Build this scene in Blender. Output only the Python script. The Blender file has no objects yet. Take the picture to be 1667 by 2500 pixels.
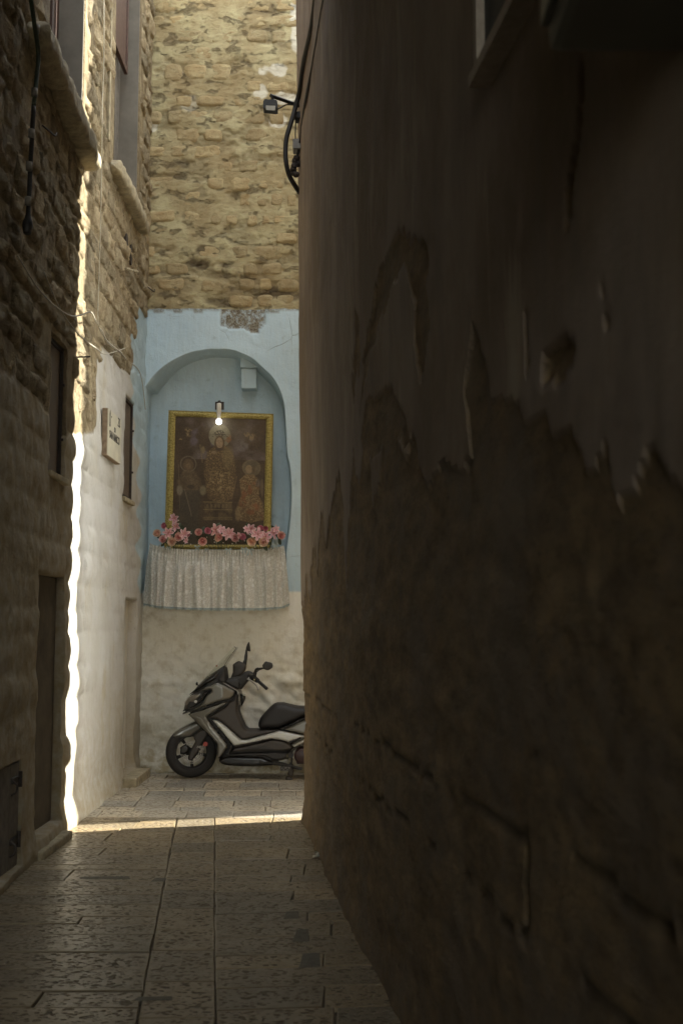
import bpy, bmesh, math, random
import numpy as np
from mathutils import Vector, Matrix
from mathutils.geometry import delaunay_2d_cdt
from mathutils.geometry import tessellate_polygon

sc = bpy.context.scene
COL = sc.collection
R = math.radians
rnd = random.Random(11)

# ------------------------------------------------------------------ camera
F = 2800.0; PW, PH = 1667.0, 2500.0
PITCH = math.atan(283.0 / F)
EYE = 1.60
cam_d = bpy.data.cameras.new('camera')
cam = bpy.data.objects.new('camera', cam_d); COL.objects.link(cam)
cam.location = (0, 0, EYE); cam.rotation_euler = (R(90) + PITCH, 0, 0)
cam_d.sensor_fit = 'VERTICAL'; cam_d.sensor_height = 36.0; cam_d.lens = 36.0 * F / PH
cam_d.clip_start = 0.1; cam_d.clip_end = 300
cam_d.dof.use_dof = True; cam_d.dof.focus_distance = 12.3; cam_d.dof.aperture_fstop = 4.0
sc.camera = cam

# ------------------------------------------------------------------ light
SUN_AZ = math.atan2(0.95, 0.31); SUN_EL = R(36)
w = bpy.data.worlds.new('World'); sc.world = w; w.use_nodes = True
wn = w.node_tree.nodes; wl = w.node_tree.links; wn.clear()
sky = wn.new('ShaderNodeTexSky'); sky.sky_type = 'NISHITA'; sky.sun_disc = False
sky.sun_elevation = SUN_EL; sky.sun_rotation = SUN_AZ
sky.air_density = 1.0; sky.dust_density = 0.8; sky.ozone_density = 0.6
hsv = wn.new('ShaderNodeHueSaturation'); hsv.inputs['Saturation'].default_value = 0.30
bg = wn.new('ShaderNodeBackground'); bg.inputs['Strength'].default_value = 0.15
wo = wn.new('ShaderNodeOutputWorld')
tint = wn.new('ShaderNodeMix'); tint.data_type = 'RGBA'; tint.blend_type = 'MULTIPLY'
tint.inputs[0].default_value = 1.0; tint.inputs[7].default_value = (1.0, 0.995, 0.94, 1)
wl.new(sky.outputs[0], hsv.inputs['Color']); wl.new(hsv.outputs[0], tint.inputs[6])
wl.new(tint.outputs[2], bg.inputs['Color'])
wl.new(bg.outputs[0], wo.inputs['Surface'])
sd = bpy.data.lights.new('sun', 'SUN'); sd.energy = 2.2; sd.angle = R(0.53); sd.color = (1.0, 0.97, 0.88)
sun = bpy.data.objects.new('sun', sd); COL.objects.link(sun)
sv = Vector((math.sin(SUN_AZ) * math.cos(SUN_EL), math.cos(SUN_AZ) * math.cos(SUN_EL), math.sin(SUN_EL)))
sun.rotation_euler = (-sv).to_track_quat('-Z', 'Y').to_euler(); sun.location = (8, 4, 14)
sc.view_settings.view_transform = 'Standard'; sc.view_settings.look = 'None'
sc.view_settings.gamma = 1.0; sc.view_settings.exposure = 3.22
sc.view_settings.use_curve_mapping = False
sc.cycles.max_bounces = 8; sc.cycles.diffuse_bounces = 6
sc.cycles.sample_clamp_indirect = 4

# ------------------------------------------------------------------ measuring helpers (photo pixel -> point in the place)
cp, sp = math.cos(PITCH), math.sin(PITCH)
def ray(px, py):
    a = (px - PW / 2) / F; b = -(py - PH / 2) / F
    return a, cp - b * sp, sp + b * cp
def onY(px, py, Y):
    a, b, c = ray(px, py); t = Y / b
    return a * t, EYE + c * t
def onF(px, py):
    a, b, c = ray(px, py); t = -EYE / c
    return a * t, b * t
def Lx(Y): return np.interp(Y, [-9, 5, 7.1, 9.7, 13.2], [-1.9, -2.03, -2.115, -2.235, -2.285])
def Rx(Y): return 0.87 - 0.1243 * np.asarray(Y, float)
def onWall(px, py, fn):
    a, b, c = ray(px, py); t = 9.0
    for _ in range(60):
        t = 0.5 * t + 0.5 * (float(fn(t * b)) / a)
    return t * b, EYE + c * t
def onL(px, py): return onWall(px, py, Lx)
def onR(px, py):
    a, b, c = ray(px, py); t = 0.87 / (a + 0.1243 * b)
    return t * b, EYE + c * t
def proj(X, Y, Z):
    d = Y * cp + (Z - EYE) * sp; u = -Y * sp + (Z - EYE) * cp
    return PW / 2 + F * X / d, PH / 2 - F * u / d

# ------------------------------------------------------------------ noise
def _hash(ix, iy, s):
    h = (ix.astype(np.int64) * 374761393 + iy.astype(np.int64) * 668265263 + s * 1442695041) & 0xffffffff
    h = ((h ^ (h >> 13)) * 1274126177) & 0xffffffff
    return ((h ^ (h >> 16)) & 0xffff) / 65535.0
def vnoise(x, y, s=0):
    x = np.asarray(x, float); y = np.asarray(y, float)
    ix = np.floor(x); iy = np.floor(y); fx = x - ix; fy = y - iy
    fx = fx * fx * (3 - 2 * fx); fy = fy * fy * (3 - 2 * fy)
    a = _hash(ix, iy, s); b = _hash(ix + 1, iy, s); c = _hash(ix, iy + 1, s); d = _hash(ix + 1, iy + 1, s)
    return (a * (1 - fx) + b * fx) * (1 - fy) + (c * (1 - fx) + d * fx) * fy
def fbm(x, y, s=0, o=4, g=0.5):
    t = 0; A = 1; n = 0
    for k in range(o):
        t = t + A * vnoise(x * 2 ** k, y * 2 ** k, s + k * 7); n += A; A *= g
    return t / n - 0.5
def ridge(x, y, s=0, o=4): return 1 - 2 * np.abs(fbm(x, y, s, o)) * 2
def sstep(a, b, x):
    t = np.clip((x - a) / (b - a), 0, 1); return t * t * (3 - 2 * t)
def inpoly(x, y, P):
    x = np.asarray(x, float); y = np.asarray(y, float); r = np.zeros(x.shape, bool)
    n = len(P)
    for i in range(n):
        x1, y1 = P[i]; x2, y2 = P[(i + 1) % n]
        if y1 == y2: continue
        c = ((y1 > y) != (y2 > y)) & (x < (x2 - x1) * (y - y1) / (y2 - y1) + x1)
        r ^= c
    return r

# ------------------------------------------------------------------ object helpers
def link(name, me, parent=None, mat=None, smooth=False):
    o = bpy.data.objects.new(name, me); COL.objects.link(o)
    if parent is not None: o.parent = parent
    if mat is not None: me.materials.append(mat)
    if smooth: me.polygons.foreach_set('use_smooth', [True] * len(me.polygons))
    return o
def tag(o, label=None, cat=None, group=None, kind=None):
    if label: o['label'] = label
    if cat: o['category'] = cat
    if group: o['group'] = group
    if kind: o['kind'] = kind
    return o
def thing(name, label, cat, loc=(0, 0, 0), group=None):
    o = bpy.data.objects.new(name, None); COL.objects.link(o); o.location = loc
    o.empty_display_size = 0.1
    return tag(o, label, cat, group)
def rebase(root, *objs):
    """children are modelled in world coordinates; keep them there under a moved root"""
    for o in objs:
        o.matrix_parent_inverse = Matrix.Translation(-root.location)
def part(name, me, root, mat, smooth=False):
    o = link(name, me, root, mat, smooth)
    top = root
    off = Vector((0, 0, 0))
    if root.parent is None: o.matrix_parent_inverse = Matrix.Translation(-root.location)
    return o
def grid_me(P, attrs=None, flip=False, wrap=False):
    n, m = P.shape[:2]
    me = bpy.data.meshes.new('m')
    me.vertices.add(n * m); me.vertices.foreach_set('co', P.reshape(-1).astype(np.float32))
    idx = np.arange(n * m).reshape(n, m)
    if wrap: idx = np.concatenate([idx, idx[:1]], 0)
    a = idx[:-1, :-1].ravel(); b = idx[1:, :-1].ravel(); c = idx[1:, 1:].ravel(); d = idx[:-1, 1:].ravel()
    q = np.stack([a, d, c, b] if flip else [a, b, c, d], 1)
    k = len(q)
    me.loops.add(k * 4); me.loops.foreach_set('vertex_index', q.ravel().astype(np.int32))
    me.polygons.add(k); me.polygons.foreach_set('loop_start', np.arange(0, 4 * k, 4, dtype=np.int32))
    me.polygons.foreach_set('use_smooth', np.ones(k, bool))
    me.update(calc_edges=True)
    if attrs:
        for nm, arr in attrs.items():
            at = me.color_attributes.new(nm, 'FLOAT_COLOR', 'POINT')
            c4 = np.ones((n * m, 4), np.float32); c4[:, :3] = arr.reshape(-1, 3); at.data.foreach_set('color', c4.ravel())
    return me
def me_from(v, f, smooth=False):
    me = bpy.data.meshes.new('m'); me.from_pydata([tuple(p) for p in v], [], f); me.update()
    if smooth: me.polygons.foreach_set('use_smooth', [True] * len(f))
    return me
class MB:
    def __init__(s): s.v = []; s.f = []
    def add(s, v, f):
        b = len(s.v); s.v += [tuple(p) for p in v]; s.f += [tuple(i + b for i in q) for q in f]; return s
    def box(s, x0, x1, y0, y1, z0, z1, bev=0.0):
        if bev <= 0:
            v = [(x, y, z) for x in (x0, x1) for y in (y0, y1) for z in (z0, z1)]
            return s.add(v, [(0, 1, 3, 2), (4, 6, 7, 5), (0, 4, 5, 1), (2, 3, 7, 6), (0, 2, 6, 4), (1, 5, 7, 3)])
        bm = bmesh.new(); bmesh.ops.create_cube(bm, size=1)
        for q in bm.verts:
            q.co = Vector(((x0 + x1) / 2 + q.co.x * (x1 - x0), (y0 + y1) / 2 + q.co.y * (y1 - y0), (z0 + z1) / 2 + q.co.z * (z1 - z0)))
        bmesh.ops.bevel(bm, geom=bm.edges[:] , offset=bev, segments=2, affect='EDGES', profile=0.6)
        bm.verts.index_update()
        v = [q.co.copy() for q in bm.verts]; f = [tuple(q.index for q in p.verts) for p in bm.faces]; bm.free()
        return s.add(v, f)
    def tube(s, pts, r, seg=8, cap=True):
        pts = [Vector(p) for p in pts]; n = len(pts)
        rr = r if isinstance(r, (list, tuple)) else [r] * n
        up = Vector((0, 0, 1)); v = []
        t0 = (pts[1] - pts[0]).normalized()
        if abs(t0.dot(up)) > 0.95: up = Vector((1, 0, 0))
        a = t0.cross(up).normalized()
        for i, p in enumerate(pts):
            t = (pts[min(i + 1, n - 1)] - pts[max(i - 1, 0)]).normalized()
            a = (a - t * a.dot(t)).normalized(); b = t.cross(a)
            for k in range(seg):
                an = 2 * math.pi * k / seg
                v.append(p + (a * math.cos(an) + b * math.sin(an)) * rr[i])
        f = [(i * seg + k, i * seg + (k + 1) % seg, (i + 1) * seg + (k + 1) % seg, (i + 1) * seg + k) for i in range(n - 1) for k in range(seg)]
        if cap: f += [tuple(range(seg))[::-1], tuple((n - 1) * seg + k for k in range(seg))]
        return s.add(v, f)
    def lathe(s, prof, c, axis='Y', seg=32, rot=None, close=False):
        """prof: list of (radius, offset along axis)"""
        v = []; n = len(prof)
        for k in range(seg):
            an = 2 * math.pi * k / seg
            for r, h in prof:
                p = Vector((r * math.cos(an), h, r * math.sin(an))) if axis == 'Y' else (Vector((r * math.cos(an), r * math.sin(an), h)) if axis == 'Z' else Vector((h, r * math.cos(an), r * math.sin(an))))
                if rot is not None: p = rot @ p
                v.append(p + Vector(c))
        e = n if close else n - 1
        f = [(k * n + i, k * n + (i + 1) % n, ((k + 1) % seg) * n + (i + 1) % n, ((k + 1) % seg) * n + i) for k in range(seg) for i in range(e)]
        return s.add(v, f)
    def me(s, smooth=False):
        return me_from(s.v, s.f, smooth)
def smooth_pts(pts, k=8):
    P = [Vector(p) for p in pts]; out = []
    for i in range(len(P) - 1):
        p0 = P[max(i - 1, 0)]; p1 = P[i]; p2 = P[i + 1]; p3 = P[min(i + 2, len(P) - 1)]
        for j in range(k):
            t = j / k
            out.append(0.5 * ((2 * p1) + (p2 - p0) * t + (2 * p0 - 5 * p1 + 4 * p2 - p3) * t * t + (3 * p1 - p0 - 3 * p2 + p3) * t ** 3))
    out.append(P[-1]); return out

# ------------------------------------------------------------------ materials
class NT:
    def __init__(s, name):
        s.m = bpy.data.materials.new(name); s.m.use_nodes = True; s.t = s.m.node_tree; s.n = s.t.nodes; s.l = s.t.links
        s.n.clear(); s.out = s.n.new('ShaderNodeOutputMaterial'); s.pos = s.n.new('ShaderNodeNewGeometry').outputs['Position']
    def _in(s, sock, v):
        if isinstance(v, bpy.types.NodeSocket): s.l.new(v, sock)
        elif v is not None:
            if isinstance(v, (tuple, list)) and len(v) == 3 and sock.type == 'RGBA': v = (*v, 1)
            sock.default_value = v
    def vec(s, sx, sy, sz, src=None):
        m = s.n.new('ShaderNodeVectorMath'); m.operation = 'MULTIPLY'; s._in(m.inputs[0], src or s.pos); m.inputs[1].default_value = (sx, sy, sz); return m.outputs[0]
    def noise(s, sc_, det=5, rough=0.6, v=None, dist=0.0):
        n = s.n.new('ShaderNodeTexNoise'); s._in(n.inputs['Vector'], v or s.pos); n.inputs['Scale'].default_value = sc_
        n.inputs['Detail'].default_value = det; n.inputs['Roughness'].default_value = rough; n.inputs['Distortion'].default_value = dist; return n.outputs['Fac']
    def voro(s, sc_, v=None, feat='F1', rnd_=1.0, out='Distance'):
        n = s.n.new('ShaderNodeTexVoronoi'); n.feature = feat; s._in(n.inputs['Vector'], v or s.pos); n.inputs['Scale'].default_value = sc_; n.inputs['Randomness'].default_value = rnd_; return n.outputs[out]
    def wave(s, sc_, v=None, dist=2, d='X'):
        n = s.n.new('ShaderNodeTexWave'); n.bands_direction = d; s._in(n.inputs['Vector'], v or s.pos); n.inputs['Scale'].default_value = sc_; n.inputs['Distortion'].default_value = dist; n.inputs['Detail'].default_value = 3; return n.outputs['Fac']
    def rng(s, x, a, b, c=0.0, d=1.0):
        n = s.n.new('ShaderNodeMapRange'); s._in(n.inputs[0], x); n.inputs[1].default_value = a; n.inputs[2].default_value = b; n.inputs[3].default_value = c; n.inputs[4].default_value = d; return n.outputs[0]
    def math(s, op, a, b=None):
        n = s.n.new('ShaderNodeMath'); n.operation = op; s._in(n.inputs[0], a)
        if b is not None: s._in(n.inputs[1], b)
        return n.outputs[0]
    def mix(s, f, a, b, mode='MIX'):
        n = s.n.new('ShaderNodeMix'); n.data_type = 'RGBA'; n.blend_type = mode; s._in(n.inputs[0], f); s._in(n.inputs[6], a); s._in(n.inputs[7], b); return n.outputs[2]
    def attr(s, nm):
        n = s.n.new('ShaderNodeAttribute'); n.attribute_name = nm; return n.outputs['Color']
    def sep(s, c):
        n = s.n.new('ShaderNodeSeparateColor'); s.l.new(c, n.inputs[0]); return n.outputs
    def rand(s): return s.n.new('ShaderNodeObjectInfo').outputs['Random']
    def bump(s, h, dist, strength=1.0, nrm=None):
        n = s.n.new('ShaderNodeBump'); s._in(n.inputs['Height'], h); n.inputs['Distance'].default_value = dist; n.inputs['Strength'].default_value = strength
        if nrm is not None: s.l.new(nrm, n.inputs['Normal'])
        return n.outputs[0]
    def fin(s, col, rough=0.8, nrm=None, metal=0.0, spec=0.5, coat=0.0, emit=None, es=0, trans=0, alpha=None, sheen=0):
        b = s.n.new('ShaderNodeBsdfPrincipled'); s._in(b.inputs['Base Color'], col); s._in(b.inputs['Roughness'], rough); s._in(b.inputs['Metallic'], metal)
        s._in(b.inputs['Specular IOR Level'], spec); b.inputs['Coat Weight'].default_value = coat; b.inputs['Transmission Weight'].default_value = trans
        b.inputs['Sheen Weight'].default_value = sheen
        if nrm is not None: s.l.new(nrm, b.inputs['Normal'])
        if emit is not None: s._in(b.inputs['Emission Color'], emit); b.inputs['Emission Strength'].default_value = es
        if alpha is not None: s._in(b.inputs['Alpha'], alpha)
        s.l.new(b.outputs[0], s.out.inputs['Surface']); return s.m
def plain(name, col, rough=0.5, metal=0.0, spec=0.5, coat=0.0, var=0.15, sc_=40, bump=0.0):
    t = NT(name); n = t.noise(sc_, 5); lo = tuple(c * (1 - var) for c in col); hi = tuple(min(1, c * (1 + var)) for c in col)
    nb = t.bump(n, bump) if bump else None
    return t.fin(t.mix(t.rng(n, .3, .7), lo, hi), rough if not isinstance(rough, tuple) else t.rng(n, .3, .7, *rough), nb, metal, spec, coat)

def mat_left_wall():
    t = NT('rubble_wall'); ch = t.sep(t.attr('paint'))
    n1 = t.noise(1.6, 6, .65); n2 = t.noise(9, 6, .7); n3 = t.noise(60, 5, .7); st = t.noise(3, 6, .7, t.vec(1, 1, .3))
    raw = t.mix(t.rng(n2, .35, .65), (.17, .125, .066), (.40, .325, .19)); raw = t.mix(t.rng(n1, .45, .7), raw, (.21, .155, .085))
    raw = t.mix(t.rng(n3, .25, .42, .75, 0), raw, (.07, .05, .03))
    wash = t.mix(t.rng(n1, .35, .7), (.52, .50, .455), (.45, .42, .345)); wash = t.mix(t.rng(st, .55, .8), wash, (.42, .35, .21))
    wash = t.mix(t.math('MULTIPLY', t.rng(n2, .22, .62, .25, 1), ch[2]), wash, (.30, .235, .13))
    spk = t.rng(t.noise(38, 3, .8, t.vec(1, 1.6, .5)), .66, .72); wash = t.mix(t.math('MULTIPLY', spk, .6), wash, (.22, .17, .10))
    blue = t.mix(t.rng(n1, .35, .65), (.36, .46, .49), (.46, .56, .58)); blue = t.mix(t.rng(n2, .58, .75, 0, .6), blue, (.27, .35, .35))
    c = t.mix(ch[0], raw, wash); c = t.mix(ch[1], c, blue)
    h = t.math('ADD', t.math('MULTIPLY', n2, 1.0), t.math('MULTIPLY', n3, .35)); h = t.math('MULTIPLY', h, t.rng(ch[0], 0, 1, 1, .33))
    return t.fin(c, .85, t.bump(h, .035), spec=.3)
def mat_stone(name, a, b, dark, bscale=1.0, var=.25):
    t = NT(name); r = t.rand(); n1 = t.noise(5, 6, .65); n2 = t.noise(18, 6, .75, t.vec(1, 1, 1.4), .6); n3 = t.noise(75, 5, .7)
    c = t.mix(t.rng(n1, .35, .65), a, b); c = t.mix(t.rng(n2, .28, .46, .8, 0), c, dark); c = t.mix(t.rng(n3, .25, .45, .5, 0), c, dark)
    c = t.mix(1.0, c, t.mix(r, tuple([1 - var] * 3), (1 + var, 1 + var * .8, 1 + var * .55)), 'MULTIPLY')
    h = t.math('ADD', n2, t.math('MULTIPLY', n3, .3))
    return t.fin(c, .9, t.bump(h, .045 * bscale), spec=.25)
def mat_back():
    t = NT('old_masonry'); ch = t.sep(t.attr('paint'))
    n1 = t.noise(2.2, 6, .6); n2 = t.noise(11, 7, .75, t.vec(1, 1, 1.7), .15); n3 = t.noise(70, 5, .7)
    c = t.mix(t.rng(n1, .38, .62), (.335, .26, .135), (.48, .42, .24)); c = t.mix(t.rng(n2, .30, .48, .5, 0), c, (.2, .14, .075)); n5 = t.noise(4.5, 7, .75, t.vec(1, 1, 1.9), .2); c = t.mix(t.rng(n5, .55, .64, 0, .5), c, (.19, .135, .075))
    c = t.mix(t.rng(n3, .25, .42, .55, 0), c, (.12, .08, .045)); c = t.mix(t.math('MULTIPLY', ch[2], .85), c, (.10, .072, .042))
    c = t.mix(ch[0], c, (.66, .62, .50))
    return t.fin(c, .9, t.bump(t.math('SUBTRACT', t.math('ADD', n2, t.math('MULTIPLY', n3, .3)), t.rng(n5, .55, .64)), .022), spec=.25)
def mat_shrine():
    t = NT('painted_plaster'); ch = t.sep(t.attr('paint'))
    n1 = t.noise(1.5, 6, .6); n2 = t.noise(7, 6, .65); n3 = t.noise(60, 5, .7); br = t.noise(10, 4, .6, t.vec(2.5, 2.5, .35))
    vw = t.noise(3.0, 5, .7, None, 1.5)
    crack = t.rng(t.voro(1.7, t.mix(.22, t.pos, t.n.new('ShaderNodeTexNoise').outputs['Color'], 'LINEAR_LIGHT'), 'DISTANCE_TO_EDGE'), 0, .008, 1, 0)
    crack = t.math('MULTIPLY', t.math('MULTIPLY', crack, t.rng(t.noise(1.3, 2), .56, .66)), t.math('MULTIPLY', ch[1], .6))
    blue = t.mix(t.rng(n1, .35, .65), (.43, .55, .61), (.52, .64, .69)); blue = t.mix(t.rng(br, .4, .7, 0, .5), blue, (.46, .55, .57))
    blue = t.mix(t.rng(n2, .6, .75, 0, .5), blue, (.27, .34, .33))
    wh = t.mix(t.rng(n1, .38, .62), (.76, .74, .66), (.70, .67, .56)); wh = t.mix(t.rng(n2, .5, .72, 0, .7), wh, (.48, .42, .28))
    c = t.mix(ch[1], wh, blue)
    n4 = t.noise(14, 6, .75, t.vec(1, 1, .8), .7)
    dirt = t.mix(t.rng(n3, .4, .6), (.10, .075, .045), (.26, .24, .18)); c = t.mix(t.math('MULTIPLY', ch[2], t.rng(n4, .32, .52)), c, dirt)
    c = t.mix(t.math('MULTIPLY', ch[0], t.rng(n2, .3, .6)), c, (.33, .27, .16))
    c = t.mix(crack, c, (.12, .12, .10)); c = t.mix(t.rng(n3, .68, .74, 0, .5), c, (.25, .25, .2))
    h = t.math('ADD', t.math('ADD', n2, t.math('MULTIPLY', br, .35)), t.math('MULTIPLY', n3, .2)); h = t.math('SUBTRACT', h, t.math('MULTIPLY', crack, .8))
    return t.fin(c, .75, t.bump(h, .012), spec=.35)
def mat_right():
    t = NT('peeling_plaster'); ch = t.sep(t.attr('paint'))
    n1 = t.noise(1.3, 6, .6); n2 = t.noise(9, 7, .7, t.vec(1, .36, 1)); n3 = t.noise(52, 6, .8, t.vec(1, .42, 1)); vs = t.noise(5, 6, .65, t.vec(1, 1, .22))
    pl = t.mix(t.rng(n1, .35, .65), (.235, .185, .15), (.30, .235, .175)); pl = t.mix(t.rng(t.noise(.8, 6, .7, t.vec(1, 1, .8)), .46, .62, 0, .75), pl, (.17, .12, .07)); pl = t.mix(t.rng(vs, .5, .72, 0, .7), pl, (.18, .145, .11))
    pl = t.mix(t.rng(vs, .3, .42, .5, 0), pl, (.42, .36, .26))
    st = t.mix(t.rng(n2, .35, .65), (.14, .095, .048), (.29, .20, .10)); st = t.mix(t.rng(t.noise(2.3, 6, .75, t.vec(1, .6, .7)), .47, .60, 0, .8), st, (.19, .145, .10)); st = t.mix(t.rng(n3, .28, .45, .8, 0), st, (.055, .04, .024))
    st = t.mix(t.rng(n1, .5, .7, 0, .5), st, (.24, .19, .13))
    c = t.mix(ch[0], st, pl); c = t.mix(ch[2], c, (.05, .036, .022))
    h = t.math('ADD', t.math('MULTIPLY', n2, .7), t.math('MULTIPLY', n3, 1.0)); h = t.math('MULTIPLY', h, t.rng(ch[0], 0, 1, 1, .22))
    return t.fin(c, .85, t.bump(h, .018), spec=.3)
def mat_paving(nm, c1, c2):
    t = NT(nm); r = t.rand(); a = t.sep(t.attr('pit'))[0]
    n1 = t.noise(2.2, 5, .6); n2 = t.noise(14, 6, .7); wv = t.noise(5, 3, .5, None)
    v = t.vec(1.0, 1.25, 1)
    p = t.voro(29, v, 'SMOOTH_F1'); p2 = t.voro(47, t.vec(.7, 1.3, 1))
    pit = t.math('MULTIPLY', t.rng(p, .24, .36, 1, 0), t.rng(t.noise(12, 4, .7), .36, .50))
    pit2 = t.math('MULTIPLY', t.rng(p2, .22, .34, 1, 0), t.rng(t.noise(6, 3), .38, .52))
    pit = t.math('MULTIPLY', t.math('MAXIMUM', pit, pit2), a)
    c = t.mix(t.rng(n1, .35, .65), c1, c2); c = t.mix(t.rng(n2, .5, .75, 0, .5), c, tuple(q * .72 for q in c1))
    c = t.mix(1.0, c, t.mix(r, (.74, .76, .80), (1.18, 1.12, 1.02)), 'MULTIPLY')
    c = t.mix(t.math('MULTIPLY', pit, t.rng(r, 0, 1, .35, .8)), c, (.075, .06, .042))
    rough = t.math('ADD', t.rng(n2, .3, .7, .26, .46), t.math('MULTIPLY', pit, .45))
    h = t.math('SUBTRACT', t.math('ADD', t.math('MULTIPLY', n2, .25), t.math('MULTIPLY', wv, .35)), pit)
    return t.fin(c, rough, t.bump(h, .009), spec=.5)

M_L = mat_left_wall(); M_B = mat_back(); M_S = mat_shrine(); M_R = mat_right(); M_P = mat_paving('worn_chiselled_limestone', (.215, .168, .10), (.285, .225, .14)); M_P2 = mat_paving('pale_sunlit_limestone', (.35, .30, .22), (.45, .40, .31))  # far slabs: paler stone colour, raised to brighten the sun strip
M_ST = mat_stone('rough_limestone', (.26, .20, .115), (.50, .425, .28), (.12, .085, .048))
M_SB = mat_stone('ochre_masonry_block', (.37, .275, .14), (.455, .375, .21), (.19, .135, .07), .6, .14)
M_MORT = plain('floor_mortar', (.15, .12, .08), .95, var=.4, sc_=20, bump=.01)
M_PATCH = plain('cement_patch', (.13, .112, .08), .8, var=.3, sc_=25, bump=.006)
M_GREYP = plain('smooth_render', (.19, .17, .135), .85, var=.15, sc_=6, bump=.003)
M_SILL = plain('sill_stone', (.34, .285, .18), .85, var=.35, sc_=12, bump=.02)
M_WOOD = plain('brown_shutter_paint', (.085, .045, .03), .6, var=.3, sc_=20, bump=.002)
M_DOORW = plain('whitewashed_door', (.56, .52, .42), .7, var=.1, sc_=6, bump=.003)
M_DDOOR = plain('dirty_recess_plaster', (.115, .09, .055), .9, var=.35, sc_=4, bump=.008)
M_OLDW = plain('grey_old_timber', (.16, .14, .11), .8, var=.3, sc_=14, bump=.006)
M_IRON = plain('rusty_iron', (.05, .038, .03), .7, metal=.3, var=.4, sc_=60, bump=.002)
M_BLK = plain('black_cable_rubber', (.022, .019, .017), .55, var=.3, bump=.001)
M_GRNC = plain('dark_green_cable', (.03, .042, .022), .5, var=.3)
M_CABL = plain('painted_pale_cable', (.50, .46, .37), .7, var=.2)
M_MARB = plain('plaque_marble', (.50, .46, .34), .55, var=.13, sc_=8, bump=.003)
M_MARBE = plain('plaque_rough_edge', (.34, .25, .17), .85, var=.25, sc_=25, bump=.004)
M_INK = plain('plaque_lettering', (.045, .04, .032), .7, var=.2)
M_GREY = plain('grey_plastic_box', (.20, .18, .15), .5, var=.15)
M_CHALK = plain('white_scrap', (.6, .58, .5), .8)

# ================================================================== GROUND
gb = MB(); gb.box(-40, 40, -30, 60, -.40, -.022)
tag(link('ground', gb.me(), None, M_MORT), kind='structure')
street = thing('pavement', None, None); tag(street, kind='structure')
def slab(q, mat, z=0.0, name='paving_stone', gap=None):
    gap = gap or rnd.uniform(.002, .006)
    q = [(p[0] + rnd.uniform(-.005, .005), p[1] + rnd.uniform(-.006, .006)) for p in q]
    q = [Vector((p[0], p[1], 0)) for p in q]; c = sum(q, Vector()) / 4
    v = []
    tl = (rnd.uniform(-.004, .004), rnd.uniform(-.006, .006))
    zt = z + rnd.uniform(-.003, .003)
    def ring(d, dz, slope=True):
        for i in range(4):
            a = q[i - 1] - q[i]; b = q[(i + 1) % 4] - q[i]
            a.normalize(); b.normalize()
            p = q[i] + (a + b) * d
            zz = zt + dz + ((p.x - c.x) * tl[0] + (p.y - c.y) * tl[1] if slope else 0)
            v.append((p.x, p.y, zz))
    ring(gap, -.03); ring(gap + .001, -.0035); ring(gap + .005, 0); ring(gap + .026, 0.0003)
    f = []
    for k in range(3):
        for i in range(4):
            f.append((k * 4 + i, k * 4 + (i + 1) % 4, k * 4 + 4 + (i + 1) % 4, k * 4 + 4 + i))
    f.append((12, 13, 14, 15))
    me = me_from(v, f)
    at = me.color_attributes.new('pit', 'FLOAT_COLOR', 'POINT')
    for i in range(16): at.data[i].color = (1 if i > 11 else 0,) * 3 + (1,)
    return link(name, me, street, mat)
# long joints measured on the floor
j1a, j1b = onF(344, 2454), onF(418, 2071); j2a, j2b = onF(526, 2454), onF(524, 2007)
def J(a, b, Y): return a[0] + (b[0] - a[0]) * (Y - a[1]) / (b[1] - a[1])
J1 = lambda Y: J(j1a, j1b, Y); J2 = lambda Y: J(j2a, j2b, Y)
YF = 9.95
ys = [3.0]
while ys[-1] < YF - .15: ys.append(min(YF, ys[-1] + rnd.choice([.16, .22, .25, .28, .33])))
ys[-1] = YF
for a, b in zip(ys[:-1], ys[1:]):
    cuts = [float(Lx(a)) - .12]; x = cuts[0] + rnd.uniform(.4, 1.3)
    while x < J1(a) - .3: cuts.append(x); x += rnd.uniform(.7, 1.5)
    for i in range(len(cuts)):
        x0 = cuts[i]; last = i == len(cuts) - 1
        slab([(x0, a), (J1(a) if last else cuts[i + 1], a), (J1(b) if last else cuts[i + 1], b), (x0, b)], M_P)
y = 3.1
while y < YF - .05:
    y2 = y + rnd.choice([.40, .46, .5, .33])
    if y2 > YF - .15: y2 = YF
    slab([(J1(y), y), (J2(y), y), (J2(y2), y2), (J1(y2), y2)], M_P); y = y2
ys = [2.6]
while ys[-1] < YF - .2: ys.append(ys[-1] + rnd.choice([.2, .24, .30, .34, .36]))
ys[-1] = YF
sl = lambda Y: .09 * (1 - sstep(8.5, 9.9, np.array(Y)))
for a, b in zip(ys[:-1], ys[1:]):
    cuts = [None]; xr = float(Rx(a)) + .16; x = J2(a) + rnd.uniform(.4, .8)
    while x < xr - .3: cuts.append(x); x += rnd.uniform(.4, .7)
    cuts.append(xr)
    for i in range(len(cuts) - 1):
        x0a, x0b = (J2(a), J2(b)) if i == 0 else (cuts[i],) * 2
        x1 = cuts[i + 1]
        f_ = lambda x, Y: Y + float(sl(Y)) * (x - J2(Y))
        slab([(x0a, f_(x0a, a)), (x1, f_(x1, a)), (x1, f_(x1, b)), (x0b, f_(x0b, b))], M_P)
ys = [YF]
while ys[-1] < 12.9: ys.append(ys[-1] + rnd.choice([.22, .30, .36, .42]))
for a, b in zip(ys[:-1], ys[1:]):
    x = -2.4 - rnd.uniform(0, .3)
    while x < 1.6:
        x2 = x + rnd.choice([.33, .36, .4, .34, .55]); slab([(x, a), (x2, a), (x2 - .02, b), (x - .02, b)], M_P2); x = x2
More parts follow.
